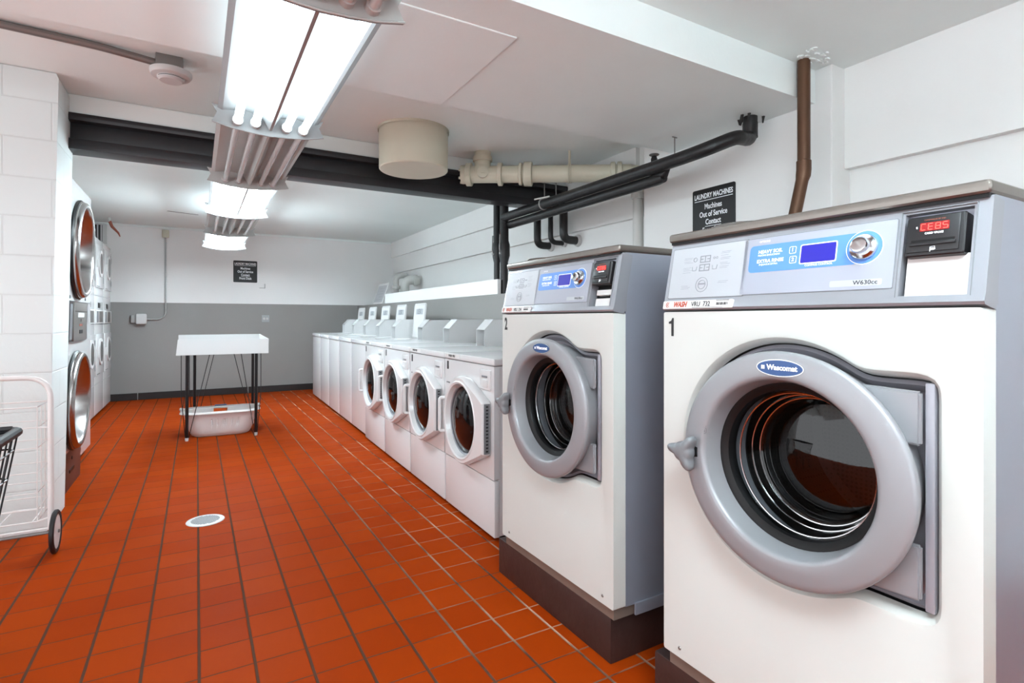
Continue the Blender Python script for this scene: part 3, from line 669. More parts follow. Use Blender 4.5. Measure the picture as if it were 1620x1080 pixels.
# ------------------------------------------------------------------ row of smaller washers
SL = 0.0285; rzw = -math.atan(SL)          # the row runs a touch away from the room axis
def row_pos(Y, off=0.0): return (1.325 + (Y - 2.46) * SL + off, Y, 0)
FW, TWD = 0.685, 0.655
def front_loader():
    t = empty('front_load_washer', (0, 0, 0), 'x', 'washing machine', 'front-load washers in the row along the wall')
    D = 0.74
    bd = MB().box(0.03, D, 0.004, FW - 0.004, 0.025, 0.905, 0.004)
    bd.build('body', M['white'], t)
    MB().box(0.05, D, 0.02, FW - 0.02, 0.0, 0.03).build('base', M['gasket'], t, smooth=False)
    # front panel with round cut for the door well
    cy, cz = 0.345, 0.58; NS = 96
    circ = lambda r, x: [(x, cy + r * math.cos(2 * PI * k / NS), cz + r * math.sin(2 * PI * k / NS)) for k in range(NS)]
    er = rrect(FW / 2, 0.6115, FW - .004, 0.587, 0.006, 3)
    fp = MB(); fp.annulus([(0, a, b) for a, b in er], circ(.215, 0)); fp.loft([circ(.215, 0), circ(.20, .03)])
    fp.loft([[(0, a, b) for a, b in er], [(0.034, a, b) for a, b in er]]); fp.build('front_panel', M['white'], t)
    MB().box(0.002, 0.034, 0.002, FW - 0.002, 0.02, 0.312, 0.006).build('kick_panel', M['white'], t)
    # top with a rounded front edge
    MB().box(-0.004, D, 0.0, FW, 0.908, 0.946, 0.012, 3).build('top', M['white'], t)
    # door: circle on the far side, straight hinge side near
    def dpoly(s=1.0):
        P = []
        for k in range(60):
            a = -PI * .60 + 1.20 * PI * k / 59
            P.append((cy + .248 * s * math.cos(a), cz + .248 * s * math.sin(a)))
        e = 0.305 * (1 - (1 - s) * .8)
        P += [(cy - e + .012, cz + .145 * s), (cy - e, cz + .135 * s), (cy - e, cz - .135 * s), (cy - e + .012, cz - .145 * s)]
        return P
    n = len(dpoly()); do = MB()
    L3 = lambda P, x: [(x, a, b) for a, b in P]
    do.loft([L3(dpoly(.99), -.002), L3(dpoly(1), -.016), L3(dpoly(1), -.030), L3(dpoly(.985), -.044), L3(dpoly(.955), -.052)])
    cc = lambda r, x: [(x, cy + r * math.cos(2 * PI * k / NS), cz + r * math.sin(2 * PI * k / NS)) for k in range(NS)]
    do.annulus(L3(dpoly(.955), -.052), cc(.222, -.052))
    do.loft([cc(.222, -.052), cc(.216, -.056), cc(.205, -.052), cc(.196, -.020), cc(.192, -.004)])
    d = do.build('door', M['white'], t, ang=.5)
    MB().lathe([(.200, -.022), (.194, -.026), (.188, -.022), (.186, -.010)], 64, None, cy, cz).build('glass_rim', M['silver'], d)
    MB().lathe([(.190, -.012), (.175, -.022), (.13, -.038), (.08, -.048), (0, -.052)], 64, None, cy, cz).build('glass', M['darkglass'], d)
    # handle: a bar with two stubs at the far side
    h = MB().tube(bend([(-.045, cy + .222, cz + .10), (-.075, cy + .238, cz + .10), (-.075, cy + .238, cz - .10), (-.045, cy + .222, cz - .10)], .015), .011, 10)
    h.build('handle', M['white'], d)
    # hinge strip
    hs = MB().box(-.040, -.008, cy - .309, cy - .303, cz - .13, cz + .13)
    hs.build('hinge_strip', M['handle'], d, smooth=False)
    hd_ = MB()
    for k in range(14): hd_.box(-.030, -.018, cy - .3105, cy - .3085, cz - .12 + k * .0178, cz - .111 + k * .0178)
    hd_.build('hinge_slots', M['ink'], d, smooth=False)
    # detergent drawer
    dr = MB().box(-.010, .01, .035, .160, .775, .885, .010, 3).build('detergent_drawer', M['white'], t)
    MB().box(-.0125, -.008, .062, .130, .842, .853, .003).build('drawer_slot', M['handle'], dr)
    MB().box(-.014, -.006, .058, .134, .792, .832, .008, 3).build('drawer_grip', M['plastic'], dr)
    lb = MB().box(-.0012, 0, FW - .060, FW - .035, .845, .895); 
    lb.build('number_label', M['ink'], t, smooth=False)
    lb = MB().box(-.0012, 0, FW - .042, FW - .030, .760, .768).box(-.0012, 0, FW - .062, FW - .052, .760, .768).box(-.0012, 0, FW - .078, FW - .070, .760, .768)
    lb.build('small_label', M['ink'], t, smooth=False)
    sk = MB().box(-.0052, -.0038, FW - .24, FW - .01, .917, .940).build('machine_sticker', M['sticker'], t, smooth=False)
    text('sticker_lettering', 'WASH VRU', .020, facing_left(-.0054, FW - .12, .929), M['ink'], t, .0003, shear=.2)
    coin_box(t, D)
    return t
def coin_box(t, D, x1=0.98, x0=0.505):
    # narrow payment housing standing on the back of the top, its front open
    y0, y1 = 0.475, 0.620; z0, z1 = 0.946, 1.150
    poly = [(x0, z0), (x0, z0 + .125), (x0 + .075, z1), (x1, z1), (x1, z0)]
    c = MB().prism(poly, lambda a, b, d: (a, d, b), y0, y0 + .004)
    c.prism(poly, lambda a, b, d: (a, d, b), y1 - .004, y1)
    c.loft([[(x0, y, z0 + .125), (x0 + .075, y, z1), (x1, y, z1), (x1, y, z0), (x1 - .005, y, z0), (x1 - .005, y, z1 - .005), (x0 + .078, y, z1 - .005), (x0 + .005, y, z0 + .125)] for y in (y0, y1)], True, True)
    c.box(x0 + .10, x0 + .105, y0 + .003, y1 - .003, z0, z1 - .01)
    c.build('payment_housing', M['white'], t, smooth=False)
    MB().box(x0 + .06, x0 + .10, y0 + .01, y0 + .05, z0 + .01, z0 + .09, .01).build('coin_mechanism', M['black'], t)
    MB().prism([(x0 + .069, z1 - .004), (x0 + .079, z1 + .002), (x0 + .084, z1)], lambda a, b, d: (a, d, b), y0 + .05, y0 + .09).build('housing_tab', M['handle'], t, smooth=False)
def top_loader():
    t = empty('top_load_washer', (0, 0, 0), 'x', 'washing machine', 'top-load washers at the far end of the row')
    D = 0.70
    MB().box(0.002, D, 0.003, TWD - 0.003, 0.03, 0.905, 0.012, 3).build('body', M['white'], t)
    MB().box(0.05, D, 0.02, TWD - 0.02, 0.0, 0.04).build('base', M['gasket'], t, smooth=False)
    # deck with a dark tub opening
    NS = 48
    circ = lambda r, z: [(0.36 + r * math.cos(2 * PI * k / NS), TWD / 2 - .02 + r * math.sin(2 * PI * k / NS), z) for k in range(NS)]
    dk = MB()
    er = [(a, b, .946) for a, b in rrect(D / 2 - .002, TWD / 2, D + .004, TWD, .02, 4)]
    er2 = [(a, b, .940) for a, b in rrect(D / 2 - .002, TWD / 2, D + .012, TWD, .02, 4)]
    er0 = [(a, b, .906) for a, b in rrect(D / 2 - .002, TWD / 2, D + .012, TWD, .02, 4)]
    dk.annulus(er, circ(.19, .946)); dk.loft([circ(.19, .946), circ(.185, .92)]); dk.loft([er, er2, er0], False, False)
    dk.build('top', M['white'], t)
    MB().loft([circ(.187, .925), circ(.187, .60)], False, True).build('tub', M['steel'], t)
    # raised lid leaning back against the payment housing side
    Lm = Matrix.Translation((0.60, 0, .948)) @ Matrix.Rotation(0.10, 4, 'Y')
    ld = MB().prism(rrect(.25, .19, .36, .37, .03, 5), lambda a, b, d: (d, a, b), 0, .012)
    bmesh.ops.transform(ld.bm, matrix=Lm, verts=ld.bm.verts)
    lo_ = ld.build('lid', M['plastic'], t)
    fr = MB().tube([(-.002, a, b) for a, b in rrect(.25, .19, .335, .345, .025, 5)], .004, 6, closed=True)
    bmesh.ops.transform(fr.bm, matrix=Lm, verts=fr.bm.verts); fr.build('lid_rim', M['plastic'], lo_)
    pn = MB().box(-.0022, 0, .14, .36, .255, .315, .0005); bmesh.ops.transform(pn.bm, matrix=Lm, verts=pn.bm.verts); pn.build('lid_label', M['plate2'], lo_, smooth=False)
    text('lid_lettering', 'LEX', .075, Lm @ facing_left(-.003, .25, .285), M['midink'], lo_, .002)
    pd = MB().lathe([(0, -.006), (.007, -.004), (.008, 0)], 12, Matrix.Identity(4), .10, .16); bmesh.ops.transform(pd.bm, matrix=Lm, verts=pd.bm.verts); pd.build('lid_bumper', M['handle'], lo_)
    sk = MB().box(-.0092, -.0078, TWD - .24, TWD - .05, .917, .938).build('machine_sticker', M['plate2'], t, smooth=False)
    coin_box(t, D, 0.86, 0.43)
    return t
FLAB = ['white front-load washer beside machine 2, nearest of the four in the wall row', 'white front-load washer, second in the row counting from machine 2',
        'white front-load washer, third in the row counting from machine 2', 'white front-load washer adjoining the plain-fronted top-loaders, smallest round door']
TLAB = ['white plain-fronted top-load washer adjoining the last front-loader, lid raised', 'white plain-fronted top-load washer, second one past the front-loaders, lid raised',
        'middle one of the five plain-fronted white top-load washers, lid raised', 'white plain-fronted top-load washer, second from the far end of the row', 'last white top-load washer at the far end of the row, small raised lid']
fl0 = front_loader(); KIDS = {}
for i in range(4):
    o = fl0 if i == 0 else copy_tree(fl0)
    o.location = row_pos(2.465 + i * 0.697); o.rotation_euler = (0, 0, rzw); o['label'] = FLAB[i]
tl0 = top_loader()
for i in range(5):
    o = tl0 if i == 0 else copy_tree(tl0)
    o.location = row_pos(5.262 + i * 0.667, 0.012); o.rotation_euler = (0, 0, rzw); o['label'] = TLAB[i]

# ------------------------------------------------------------------ left side dryers
def big_dryer():
    t = empty('stack_dryer', (0, 0, 0), 'x', 'dryer')
    Wd, H, D = 0.82, 2.045, 0.85     # local: front at x=0 facing +x, body to -x
    cb = MB()
    er = rrect(Wd / 2, (H + .28) / 2, Wd, H - .28, .006, 3)
    c1, c2 = [[(0, .395 + .28 * math.cos(2 * PI * k / 64), z_ + .28 * math.sin(2 * PI * k / 64)) for k in range(64)] for z_ in (1.62, .605)]
    b_ = bmesh.new()
    for lp in ([(0, p_, q_) for p_, q_ in er], c1, c2):
        vs_ = [b_.verts.new(p_) for p_ in lp]
        for k in range(len(vs_)): b_.edges.new((vs_[k], vs_[(k + 1) % len(vs_)]))
    bmesh.ops.triangle_fill(b_, use_beauty=True, use_dissolve=False, edges=b_.edges[:]); cb._merge(b_)
    cb.loft([[(0, p_, q_) for p_, q_ in er], [(-D, p_, q_) for p_, q_ in er]], False, True)
    cb.build('cabinet', M['white'], t, ang=.4)
    MB().box(-D, -.012, 0, Wd, 0, 0.282, 0.003).build('kick_panel', M['kick'], t)
    MB().box(-.013, -.008, .40, .56, .11, .13).box(-.013, -.009, .47, .49, .19, .21).build('kick_slots', M['gasket'], t, smooth=False)
    for cz, nm in ((1.62, 'upper'), (0.605, 'lower')):
        cy = 0.395
        d = MB().lathe([(.327, .0), (.330, .018), (.322, .022)], 72, None, cy, cz)
        d.lathe([(.322, .020), (.324, .030), (.319, .044), (.308, .052), (.296, .052), (.287, .045), (.282, .034), (.262, -.04), (.250, -.13)], 72, None, cy, cz)
        dd = d.build('door', M['steel'], t, ang=.9)
        MB().lathe([(.332, .001), (.336, .012), (.328, .020)], 72, None, cy, cz).build('door_seal', M['gasket'], dd)
        MB().lathe([(.256, -.085), (.22, -.078), (.12, -.072), (0, -.070)], 64, None, cy, cz).build('glass', M['glass'], dd)
        MB().lathe([(.252, -.12), (.25, -.30), (.2, -.32), (0, -.325)], 64, None, cy, cz).build('drum', M['darkdrum'], dd)
    # payment panel between the doors
    MB().box(0, .010, .08, .76, 1.005, 1.27, .002).build('panel_frame', M['black'], t)
    cp = MB().box(.008, .020, .20, .66, 1.008, 1.262, .002).build('payment_panel', M['darksteel'], t)
    for u0, u1 in ((.67, .74), (.10, .185)): MB().box(.008, .013, u0, u1, 1.02, 1.25).build('side_channel', M['handle'], t, smooth=False)
    MB().box(.0195, .0215, .32, .54, 1.165, 1.195).build('paper_label', M['sticker'], cp, smooth=False)
    MB().box(.0195, .0215, .22, .64, 1.203, 1.206).box(.0195, .022, .38, .50, 1.055, 1.080, .003).box(.0195, .021, .42, .44, 1.135, 1.155).build('slots', M['ink'], cp, smooth=False)
    MB().box(.0195, .0205, .37, .49, 1.105, 1.120).build('red_print', M['orangewire'], cp, smooth=False)
    for yy in (.14, .70): MB().box(0, .004, yy - .01, yy + .01, 1.285, 1.305, .001).build('lock', M['ink'], t, smooth=False)
    return t
bd0 = big_dryer(); bd0.location = (-0.735, 4.275, 0); bd0.rotation_euler = (0, math.radians(1.5), 0); bd0['label'] = 'tall white stacked dryer with two round steel doors beside the block wall'
fc_ = empty('filler_cabinet', (-0.80, 5.125, 0), 'plain tall white cabinet, a thin strip showing just past the steel-door dryer', 'cabinet')
MB().box(-.75, 0, 0, .82, .06, 2.05, .006).build('body', M['white'], fc_, smooth=False)
MB().box(-.70, -.04, .02, .80, 0, .062).build('base', M['gasket'], fc_, smooth=False)
MB().box(0, .003, .01, .81, 1.285, 1.292).build('seam', M['handle'], fc_, smooth=False)
def small_stack():
    t = empty('small_stack_dryer', (0, 0, 0), 'x', 'dryer', 'narrow stacked dryers with oval windows by the far wall')
    Wd, H, D = 0.66, 2.10, 0.68
    MB().box(-D, 0, .004, Wd - .004, 0.05, H, .014, 3).build('cabinet', M['white'], t)
    MB().box(-D, -.05, .02, Wd - .02, 0, .055).build('base', M['gasket'], t, smooth=False)
    for z0, z1, wz in ((1.52, 2.02, 1.81), (.50, .98, .77)):
        dd = MB().box(0, .012, .05, Wd - .05, z0, z1, .004).build('door', M['white'], t)
        MB().prism(rrect(Wd / 2, wz, .26, .31, .12, 8), lambda a, b, d: (d, a, b), .010, .026).build('window_frame', M['plastic'], dd)
        MB().prism(rrect(Wd / 2, wz, .19, .24, .09, 8), lambda a, b, d: (d, a, b), .020, .028).build('window', M['windowgrey'], dd)
        MB().box(.010, .0135, .08, .30, z0 + .012, z0 + .020).build('vent_slot', M['ink'], dd, smooth=False)
        for zz in (z0 + .1, z1 - .1): MB().box(.011, .016, Wd - .075, Wd - .065, zz - .035, zz + .035).build('hinge', M['handle'], dd, smooth=False)
        MB().box(.012, .03, .06, .075, wz - .06, wz + .03, .003).build('handle', M['plastic'], dd)
    for u0, u1 in ((1.425, 1.430), (1.09, 1.096), (.40, .405)): MB().box(0, .003, .0, Wd, u0, u1).build('panel_seam', M['handle'], t, smooth=False)
    cp = MB().box(0, .012, .03, Wd - .03, 1.10, 1.26, .003).build('control_strip', M['plastic'], t)
    MB().box(.010, .014, .25, .52, 1.115, 1.245).build('coin_panel', M['darksteel'], cp, smooth=False)
    MB().box(.010, .014, .06, .20, 1.115, 1.245).build('coin_slot_panel', M['handle'], cp, smooth=False)
    MB().box(.0, .003, .24, .40, 1.285, 1.345).build('number_label', M['ink'], t, smooth=False)
    return t
ss0 = small_stack()
SLAB = ['white narrow stacked dryer mostly hidden behind the tall dryers', 'white narrow stacked dryer with oval windows, second from the far wall', 'white narrow stacked dryer with oval windows, nearest the far wall']
for i in range(3):
    o = ss0 if i == 0 else copy_tree(ss0)
    o.location = (-1.0, 7.04 + i * 0.665, 0); o['label'] = SLAB[i]

# wall vent above the narrow dryers
v = empty('wall_vent', (-1.25, YB, 2.2), 'white framed wall vent with dark vertical louvres above the narrow dryers', 'vent')
MB().box(-.32, .17, -.02, 0, 0, .29, .004).build('frame', M['plastic'], v)
MB().box(-.27, .12, -.024, -.019, .03, .26).build('opening', M['vent'], v, smooth=False)
vs = MB()
for k in range(10): vs.box(-.26 + k * .04, -.245 + k * .04, -.034, -.022, .03, .26)
vs.build('louvres', M['plastic'], v, smooth=False)

# ------------------------------------------------------------------ far wall items
def sign(name, loc, face, label):
    t = empty(name, loc, label, 'sign', 'black laundry notices')
    sc = 0.335 / 2
    # local frame: u right, v up, w out of wall
    def MM(u, v_, w): return face((0, 0, 0)) @ Matrix.Translation((u, v_, w))
    b = MB().prism(rrect(0, 0, .335, .335, .012, 4), lambda a, b_, d: (a, b_, d), 0.0, .005)
    bmesh.ops.transform(b.bm, matrix=face((0, 0, 0)), verts=b.bm.verts); p = b.build('plate', M['ink'], t, smooth=False)
    def tt(s, size, v_, sx, bold=.001): return text('lettering', s, size, MM(0, v_, .0056), M['whiteink'], t, bold, sx=sx, depth=.0004)
    tt('LAUNDRY MACHINES', .047, .118, .66); tt('Machines', .050, .048, .74); tt('Out of Service', .050, -.003, .74); tt('Contact', .050, -.054, .74); tt('Front Desk', .050, -.107, .74)
    u = MB().box(-.15, .15, .0885, .0925, .005, .0062).box(-.063, .063, -.083, -.080, .005, .0062)
    bmesh.ops.transform(u.bm, matrix=face((0, 0, 0)), verts=u.bm.verts); u.build('underline', M['whiteink'], t, smooth=False)
    return t
sign('notice_sign', (0.657, YB, 1.892), lambda o: frame((0, 0, 0), (1, 0, 0), (0, 0, 1), (0, -1, 0)), 'small black LAUNDRY MACHINES notice on the far wall')
sign('notice_sign', (2.9, 2.393, 1.842), lambda o: frame((0, 0, 0), (0, -1, 0), (0, 0, 1), (-1, 0, 0)), 'black LAUNDRY MACHINES notice on the right wall behind machine 1')

e = empty('electrical_conduit', (-0.39, YB, 1.15), 'grey conduit dropping down the far wall and bending left to an alarm', 'conduit')
MB().tube(bend([(0, -.02, 1.19), (0, -.02, .0), (-.30, -.02, .0)], .12, 8), .011, 10).build('pipe', M['conduit'], e)
MB().box(-.045, .045, -.045, 0, 1.19, 1.30, .008).build('junction_box', M['cream'], e)
a = empty('alarm_unit', (-0.69, YB, 1.155), 'small white alarm unit with grey back box on the grey far wall', 'alarm')
MB().box(-.115, -.0, -.05, 0, -.055, .055, .006).build('back_box', M['conduit'], a)
MB().box(-.055, .075, -.095, -.045, -.075, .075, .022, 3).build('housing', M['plastic'], a)
w = empty('wall_outlet', (0.944, YB, 1.16), 'white double outlet on the grey far wall right of the tray table', 'outlet')
MB().box(-.055, .055, -.012, 0, -.055, .055, .01, 3).build('cover_plate', M['plate2'], w)
for s_ in (-1, 1): MB().lathe([(0, -.006), (.016, -.005), (.018, 0)], 16, Matrix.Translation((s_ * .022, -.012, 0)) @ Matrix.Rotation(PI / 2, 4, 'Z'), 0, 0).build('socket', M['plastic'], w)
w = empty('wall_bracket', (0.90, YB, 1.64), 'tiny white corner bracket on the far wall below the notice', 'bracket')
MB().box(-.045, .035, -.008, 0, 0, .008).build('foot', M['conduit'], w, smooth=False)
MB().box(.030, .036, -.02, 0, 0, .07).build('upright', M['handle'], w, smooth=False)
p = empty('cut_pipe_stub', (-1.0, 8.9, ZC), 'small red-brown cut pipe stub poking from the far ceiling', 'pipe')
MB().tube([(0, 0, 0), (.005, 0, -.06)], .02, 8).build('collar', M['white2'], p)
MB().tube([(.005, 0, -.05), (.03, .0, -.12), (.10, -.02, -.20), (.12, -.02, -.25)], [.02, .018, .012, .005], 8).build('stub', M['orangewire'], p)

# ------------------------------------------------------------------ ceiling items
o = empty('duct_drum', (1.345, 3.72, 2.213), 'round cream painted drum hanging from the ceiling beside the light row', 'duct drum')
MB().lathe([(0, 0), (.236, 0), (.242, .006), (.244, .287)], 64, Matrix.Rotation(-PI / 2, 4, 'Y'), 0, 0).build('drum', M['cream'], o)
MB().lathe([(.250, .270), (.252, .287), (.243, .287)], 64, Matrix.Rotation(-PI / 2, 4, 'Y'), 0, 0).build('flange', M['cream'], o)

dp = empty('drain_pipe', (2.0, 3.92, 2.32), 'cream painted cast iron drain pipe running under the ceiling to the right wall', 'pipe')
A_ = Vector((0, 0, 0)); B_ = Vector((0.93, -0.72, -0.03)); dr_ = (B_ - A_).normalized()
MB().tube([A_ - dr_ * .14, B_], .068, 24).build('pipe', M['cream'], dp)
def collar(t0, t1, r): MB().tube([A_ + dr_ * (t0 - .005), A_ + dr_ * t0, A_ + dr_ * t1, A_ + dr_ * (t1 + .005)], [r - .012, r, r, r - .012], 24).build('collar', M['cream'], dp)
for t0, t1, r in ((-.13, -.09, .092), (.13, .16, .092), (.30, .32, .088), (.34, .40, .096), (1.02, 1.05, .088), (1.07, 1.10, .088)): collar(t0, t1, r)
MB().tube([A_ - dr_ * .17, A_ - dr_ * .12], .075, 20).build('cap', M['cream'], dp)
for k in range(6):
    a = k * PI / 3; s1 = dr_.orthogonal().normalized(); s2 = dr_.cross(s1)
    pz_ = A_ - dr_ * .165 + .062 * (math.cos(a) * s1 + math.sin(a) * s2); MB().tube([pz_, pz_ - dr_ * .02], .010, 6).build('bolt', M['cream'], dp)
MB().tube([(0, 0, 0), (0, 0, .10), (0, 0, .105), (0, 0, .14), (0, 0, .145), (0, 0, .18)], [.065, .065, .078, .078, .066, .066], 24).build('riser', M['cream'], dp)
MB().tube([(0, 0, 0), (0, 0, .04), (0, 0, .07)], [.082, .078, .066], 24).build('tee', M['cream'], dp)
n_ = Vector((-.45, -.89, 0)).normalized()
MB().tube([A_ + n_ * .04, A_ + n_ * .085, A_ + n_ * .0851], [.045, .045, .028], 20).tube([A_ + n_ * .08, A_ + n_ * .10], .02, 4).build('cleanout_plug', M['cream'], dp)
hp = A_ + dr_ * .70
st = MB().box(-.012, .012, -.002, .002, -.09, .185).tube([(0 + .072 * math.cos(k), 0, .072 * math.sin(k)) for k in [j * PI / 10 for j in range(20)]], .005, 6, closed=True)
st = MB(); loc_ = hp
pts = [Vector((0, 0, .18)), Vector((0, 0, .075))]
st.tube([hp + p_ for p_ in pts], .010, 8)
s1 = Vector((dr_.y, -dr_.x, 0)).normalized()
ringp = lambda off: [hp + dr_ * off + .073 * (math.cos(a) * s1 + math.sin(a) * Vector((0, 0, 1))) for a in [j * PI / 12 for j in range(24)]]
for off in (-.010, 0, .010): st.tube(ringp(off), .004, 6, closed=True)
st.build('pipe_hanger', M['cream'], dp)
# elbow down into the white riser by the wall section
MB().tube(bend([tuple(B_ - dr_ * .02), tuple(B_ + Vector((.055, -.04, 0))), tuple(B_ + Vector((.055, -.04, -.16)))], .08, 8), .060, 20).build('elbow', M['cream'], dp)
wp = empty('riser_pipe', (2.965, 3.16, 1.382), 'white painted vertical pipe in the corner beside the projecting wall', 'pipe')
MB().tube([(0, 0, 0), (0, 0, .73)], .040, 18).build('pipe', M['pvc'], wp)
MB().tube([(0, 0, .70), (0, 0, .705), (0, 0, .77), (0, 0, .775)], [.042, .054, .054, .042], 18).build('hub', M['pvc'], wp)

# smoke detector and its conduit
sd = empty('smoke_detector', (-0.105, 3.33, ZC), 'round white smoke detector on a grey box under the ceiling', 'smoke detector')
MB().box(-.075, .045, -.055, .055, -.062, 0, .004).build('mounting_box', M['galv'], sd)
MB().lathe([(0, -.118), (.050, -.116), (.060, -.108), (.062, -.098), (.088, -.092), (.096, -.080), (.096, -.066), (0, -.062)], 48, Matrix.Translation((-.01, -.0, 0)) @ Matrix.Rotation(-PI / 2, 4, 'Y'), 0, 0).build('housing', M['plastic'], sd)
vg = MB()
for r_ in (.050, .056): vg.tube([(-.01 + (r_ + .005) * math.cos(a), -(r_ + .005) * math.sin(a), -.108 + (r_ - .05)) for a in [PI * (.15 + .7 * j / 12) for j in range(13)]], .0016, 5)
vg.build('vent_grille', M['vent'], sd)
ec = MB().tube(bend([(-3.38, 3.10, ZC - .02), (-1.25, 3.245, ZC - .02), (-0.42, 3.30, ZC - .02), (-0.24, 3.32, ZC - .03), (-0.18, 3.325, ZC - .035)], .1), .018, 10).build('ceiling_conduit', M['galv'])
tag(ec, 'grey metal conduit running across the ceiling to the smoke detector', 'conduit')

# copper pipe at the front right
cp = empty('copper_pipe', (2.742, 1.69, ZC), 'aged brown copper pipe coming down from the ceiling behind machine 1', 'pipe')
MB().tube([(0, 0, 0), (0, 0, -.55)], .031, 20).build('upper_run', M['copper'], cp)
MB().tube([(0, 0, -.52), (0, 0, -.525), (0, 0, -.57), (-.002, .002, -.60), (-.006, .006, -.625)], [.031, .036, .036, .036, .031], 20).build('elbow', M['copper'], cp)
MB().tube([(0, 0, -.56), (-.0, .0, -.58), (-.05, .03, -.86), (-.09, .05, -1.08)], [.031, .031, .031, .031], 20).build('lower_run', M['copper'], cp)
sp = MB(); random.seed(5)
for k in range(26):
    a = random.random() * 2 * PI; r_ = .045 + random.random() * .09; s_ = .006 + random.random() * .014
    c0 = (2.742 + r_ * math.cos(a), 1.63 + .5 * r_ * math.sin(a)); n = 5
    sp.prism([(c0[0] + s_ * (.5 + random.random()) * math.cos(2 * PI * j / n), c0[1] + s_ * (.3 + random.random() * .5) * math.sin(2 * PI * j / n)) for j in range(n)], lambda p_, q_, d: (p_, q_, d), ZC - .004 - random.random() * .004, ZC)
so = sp.build('ceiling', M['patch'], smooth=False); tag(so, 'flaking plaster round the copper pipe', kind='structure')

# black insulated pipes
bp_ = empty('insulated_pipe', (2.47, 2.0, 2.10), 'upper black insulated pipe running back from the ceiling hole to the corner risers', 'pipe')
O = Vector((2.47, 2.0, 2.10))
def rel(P, O): return [tuple(Vector(p_) - O) for p_ in P]
MB().tube(bend(rel([(2.772, 2.03, 2.33), (2.772, 2.03, 2.19), (2.60, 1.99, 2.165), (2.475, 2.10, 2.105), (2.47, 2.30, 2.098), (2.47, 4.40, 2.095)], O), .05, 5), .040, 16).build('pipe', M['pipeblack'], bp_)
MB().tube(rel([(2.772, 2.03, 2.20), (2.772, 2.03, 2.285)], O), .042, 16).build('sleeve', M['pipeblack'], bp_)
fr = MB(); random.seed(9)
for k in range(9):
    a = random.random() * 2 * PI; r_ = .045 + random.random() * .03
    p0 = Vector((2.772 + r_ * math.cos(a), 2.03 + r_ * math.sin(a), 2.322)); fr.tube(rel([p0, p0 + Vector((random.uniform(-.01, .01), random.uniform(-.01, .01), -.03 - random.random() * .025))], O), [.010, .004], 5)
fr.build('frayed_insulation', M['vent'], bp_)
bq = empty('insulated_pipe', (2.515, 2.45, 2.032), 'lower black insulated pipe with a cut slanted end, under the upper one', 'pipe')
O = Vector((2.53, 2.45, 2.02))
m_ = MB().tube([(0, 0, 0.0), (0, .05, -.0), (0, 1.93, -.005)], [.030, .037, .037], 16)
m_.build('pipe', M['pipeblack'], bq)
MB().tube([(0, -.05, .055), (0, .0, .02), (0, .08, .01)], [.006, .03, .036], 12).build('cut_end', M['pipeblack'], bq)
# risers in the corner, with valves
for i, (dx, dy_, r_, lab) in enumerate(((0.0, 0.0, .041, 'thicker black vertical pipe in the corner beside machine 2, valve lever on it'), (-0.02, 0.105, .033, 'thinner black vertical pipe in the corner, left of the thicker one'))):
    q_ = empty('vertical_pipe', (2.475 + dx, 4.41 + dy_, 1.3825), lab, 'pipe')
    r0 = r_ * .88
    MB().tube([(0, 0, 0), (0, 0, .30), (0, 0, .36), (0, 0, .46), (0, 0, .50), (0, 0, .95)], [r0, r0, r_ * 1.28, r_ * 1.28, r_, r_], 14).build('pipe', M['pipeblack'], q_)
    MB().tube([(-.045, -.01, .38), (-.06, -.02, .42), (-.055, -.02, .55)], .006, 6).build('valve_lever', M['galv'], q_)
    MB().tube([(-.03, 0, .38), (-.05, -.01, .38)], .012, 8).build('valve_stem', M['galv'], q_)
# three drops that turn into the wall
for i, (yy, r_, lab) in enumerate(((4.50, .036, 'black pipe drop bending into the right wall, leftmost of the three'), (4.27, .024, 'thin black pipe drop bending into the right wall, middle of the three'), (4.06, .038, 'black pipe drop bending into the right wall, rightmost of the three'))):
    q_ = empty('pipe_drop', (2.90, yy, 1.88), lab, 'pipe', 'black pipe drops under the slanted pipes')
    top = (.25, .27, .25)[i]
    MB().tube(bend([(0, 0, top + (.0 if i != 2 else .05)), (0, 0, 0), (.165, 0, 0)], .07, 6), r_, 14).build('pipe', M['pipeblack'], q_)
    MB().lathe([(r_ * 1.0, .14), (r_ * 1.35, .145), (r_ * 1.5, .160), (r_ * 1.5, .168)], 24, None, 0, 0).build('escutcheon', M['plastic'], q_)
# hanger wires with clips between ceiling and pipes
for (hx, hy, lab) in ((2.53, 3.66, 'pair of thin hanger rods with clamp over the black pipes, nearer the right wall'), (2.47, 3.74, 'pair of thin hanger rods with pale clamp over the black pipes, nearer the beam')):
    q_ = empty('pipe_hanger', (hx, hy, 2.13), lab, 'hanger', 'rod hangers over the black pipes')
    MB().tube([(0, -.015, .02), (0, -.015, .19), (0, -.09, .205)], .004, 6).tube([(0.03, .03, .02), (0.03, .03, .19), (.03, -.09, .205)], .004, 6).build('rod', M['galv'], q_)
    MB().tube([(.0 + .045 * math.cos(a), 0, -.032 + .045 * math.sin(a)) for a in [j * PI / 8 for j in range(16)]], .006, 6, closed=True).build('clamp', M['conduit'], q_)
    MB().tube([(-.05, .06, 0.012), (.02, -.06, 0.022)], .007, 6).build('clip', M['pvc'], q_)
vl = empty('shutoff_valve', (2.60, 2.62, 2.20), 'small copper and green shutoff valve behind the black pipe under the beam', 'valve')
MB().tube([(0, 0, -.12), (0, 0, .0), (.0, .0, .02)], [.018, .022, .016], 10).build('body', M['pipeblack'], vl)
MB().tube([(.03, -.12, -.05), (.03, .10, -.03)], .014, 10).build('copper_stub', M['copper'], vl)
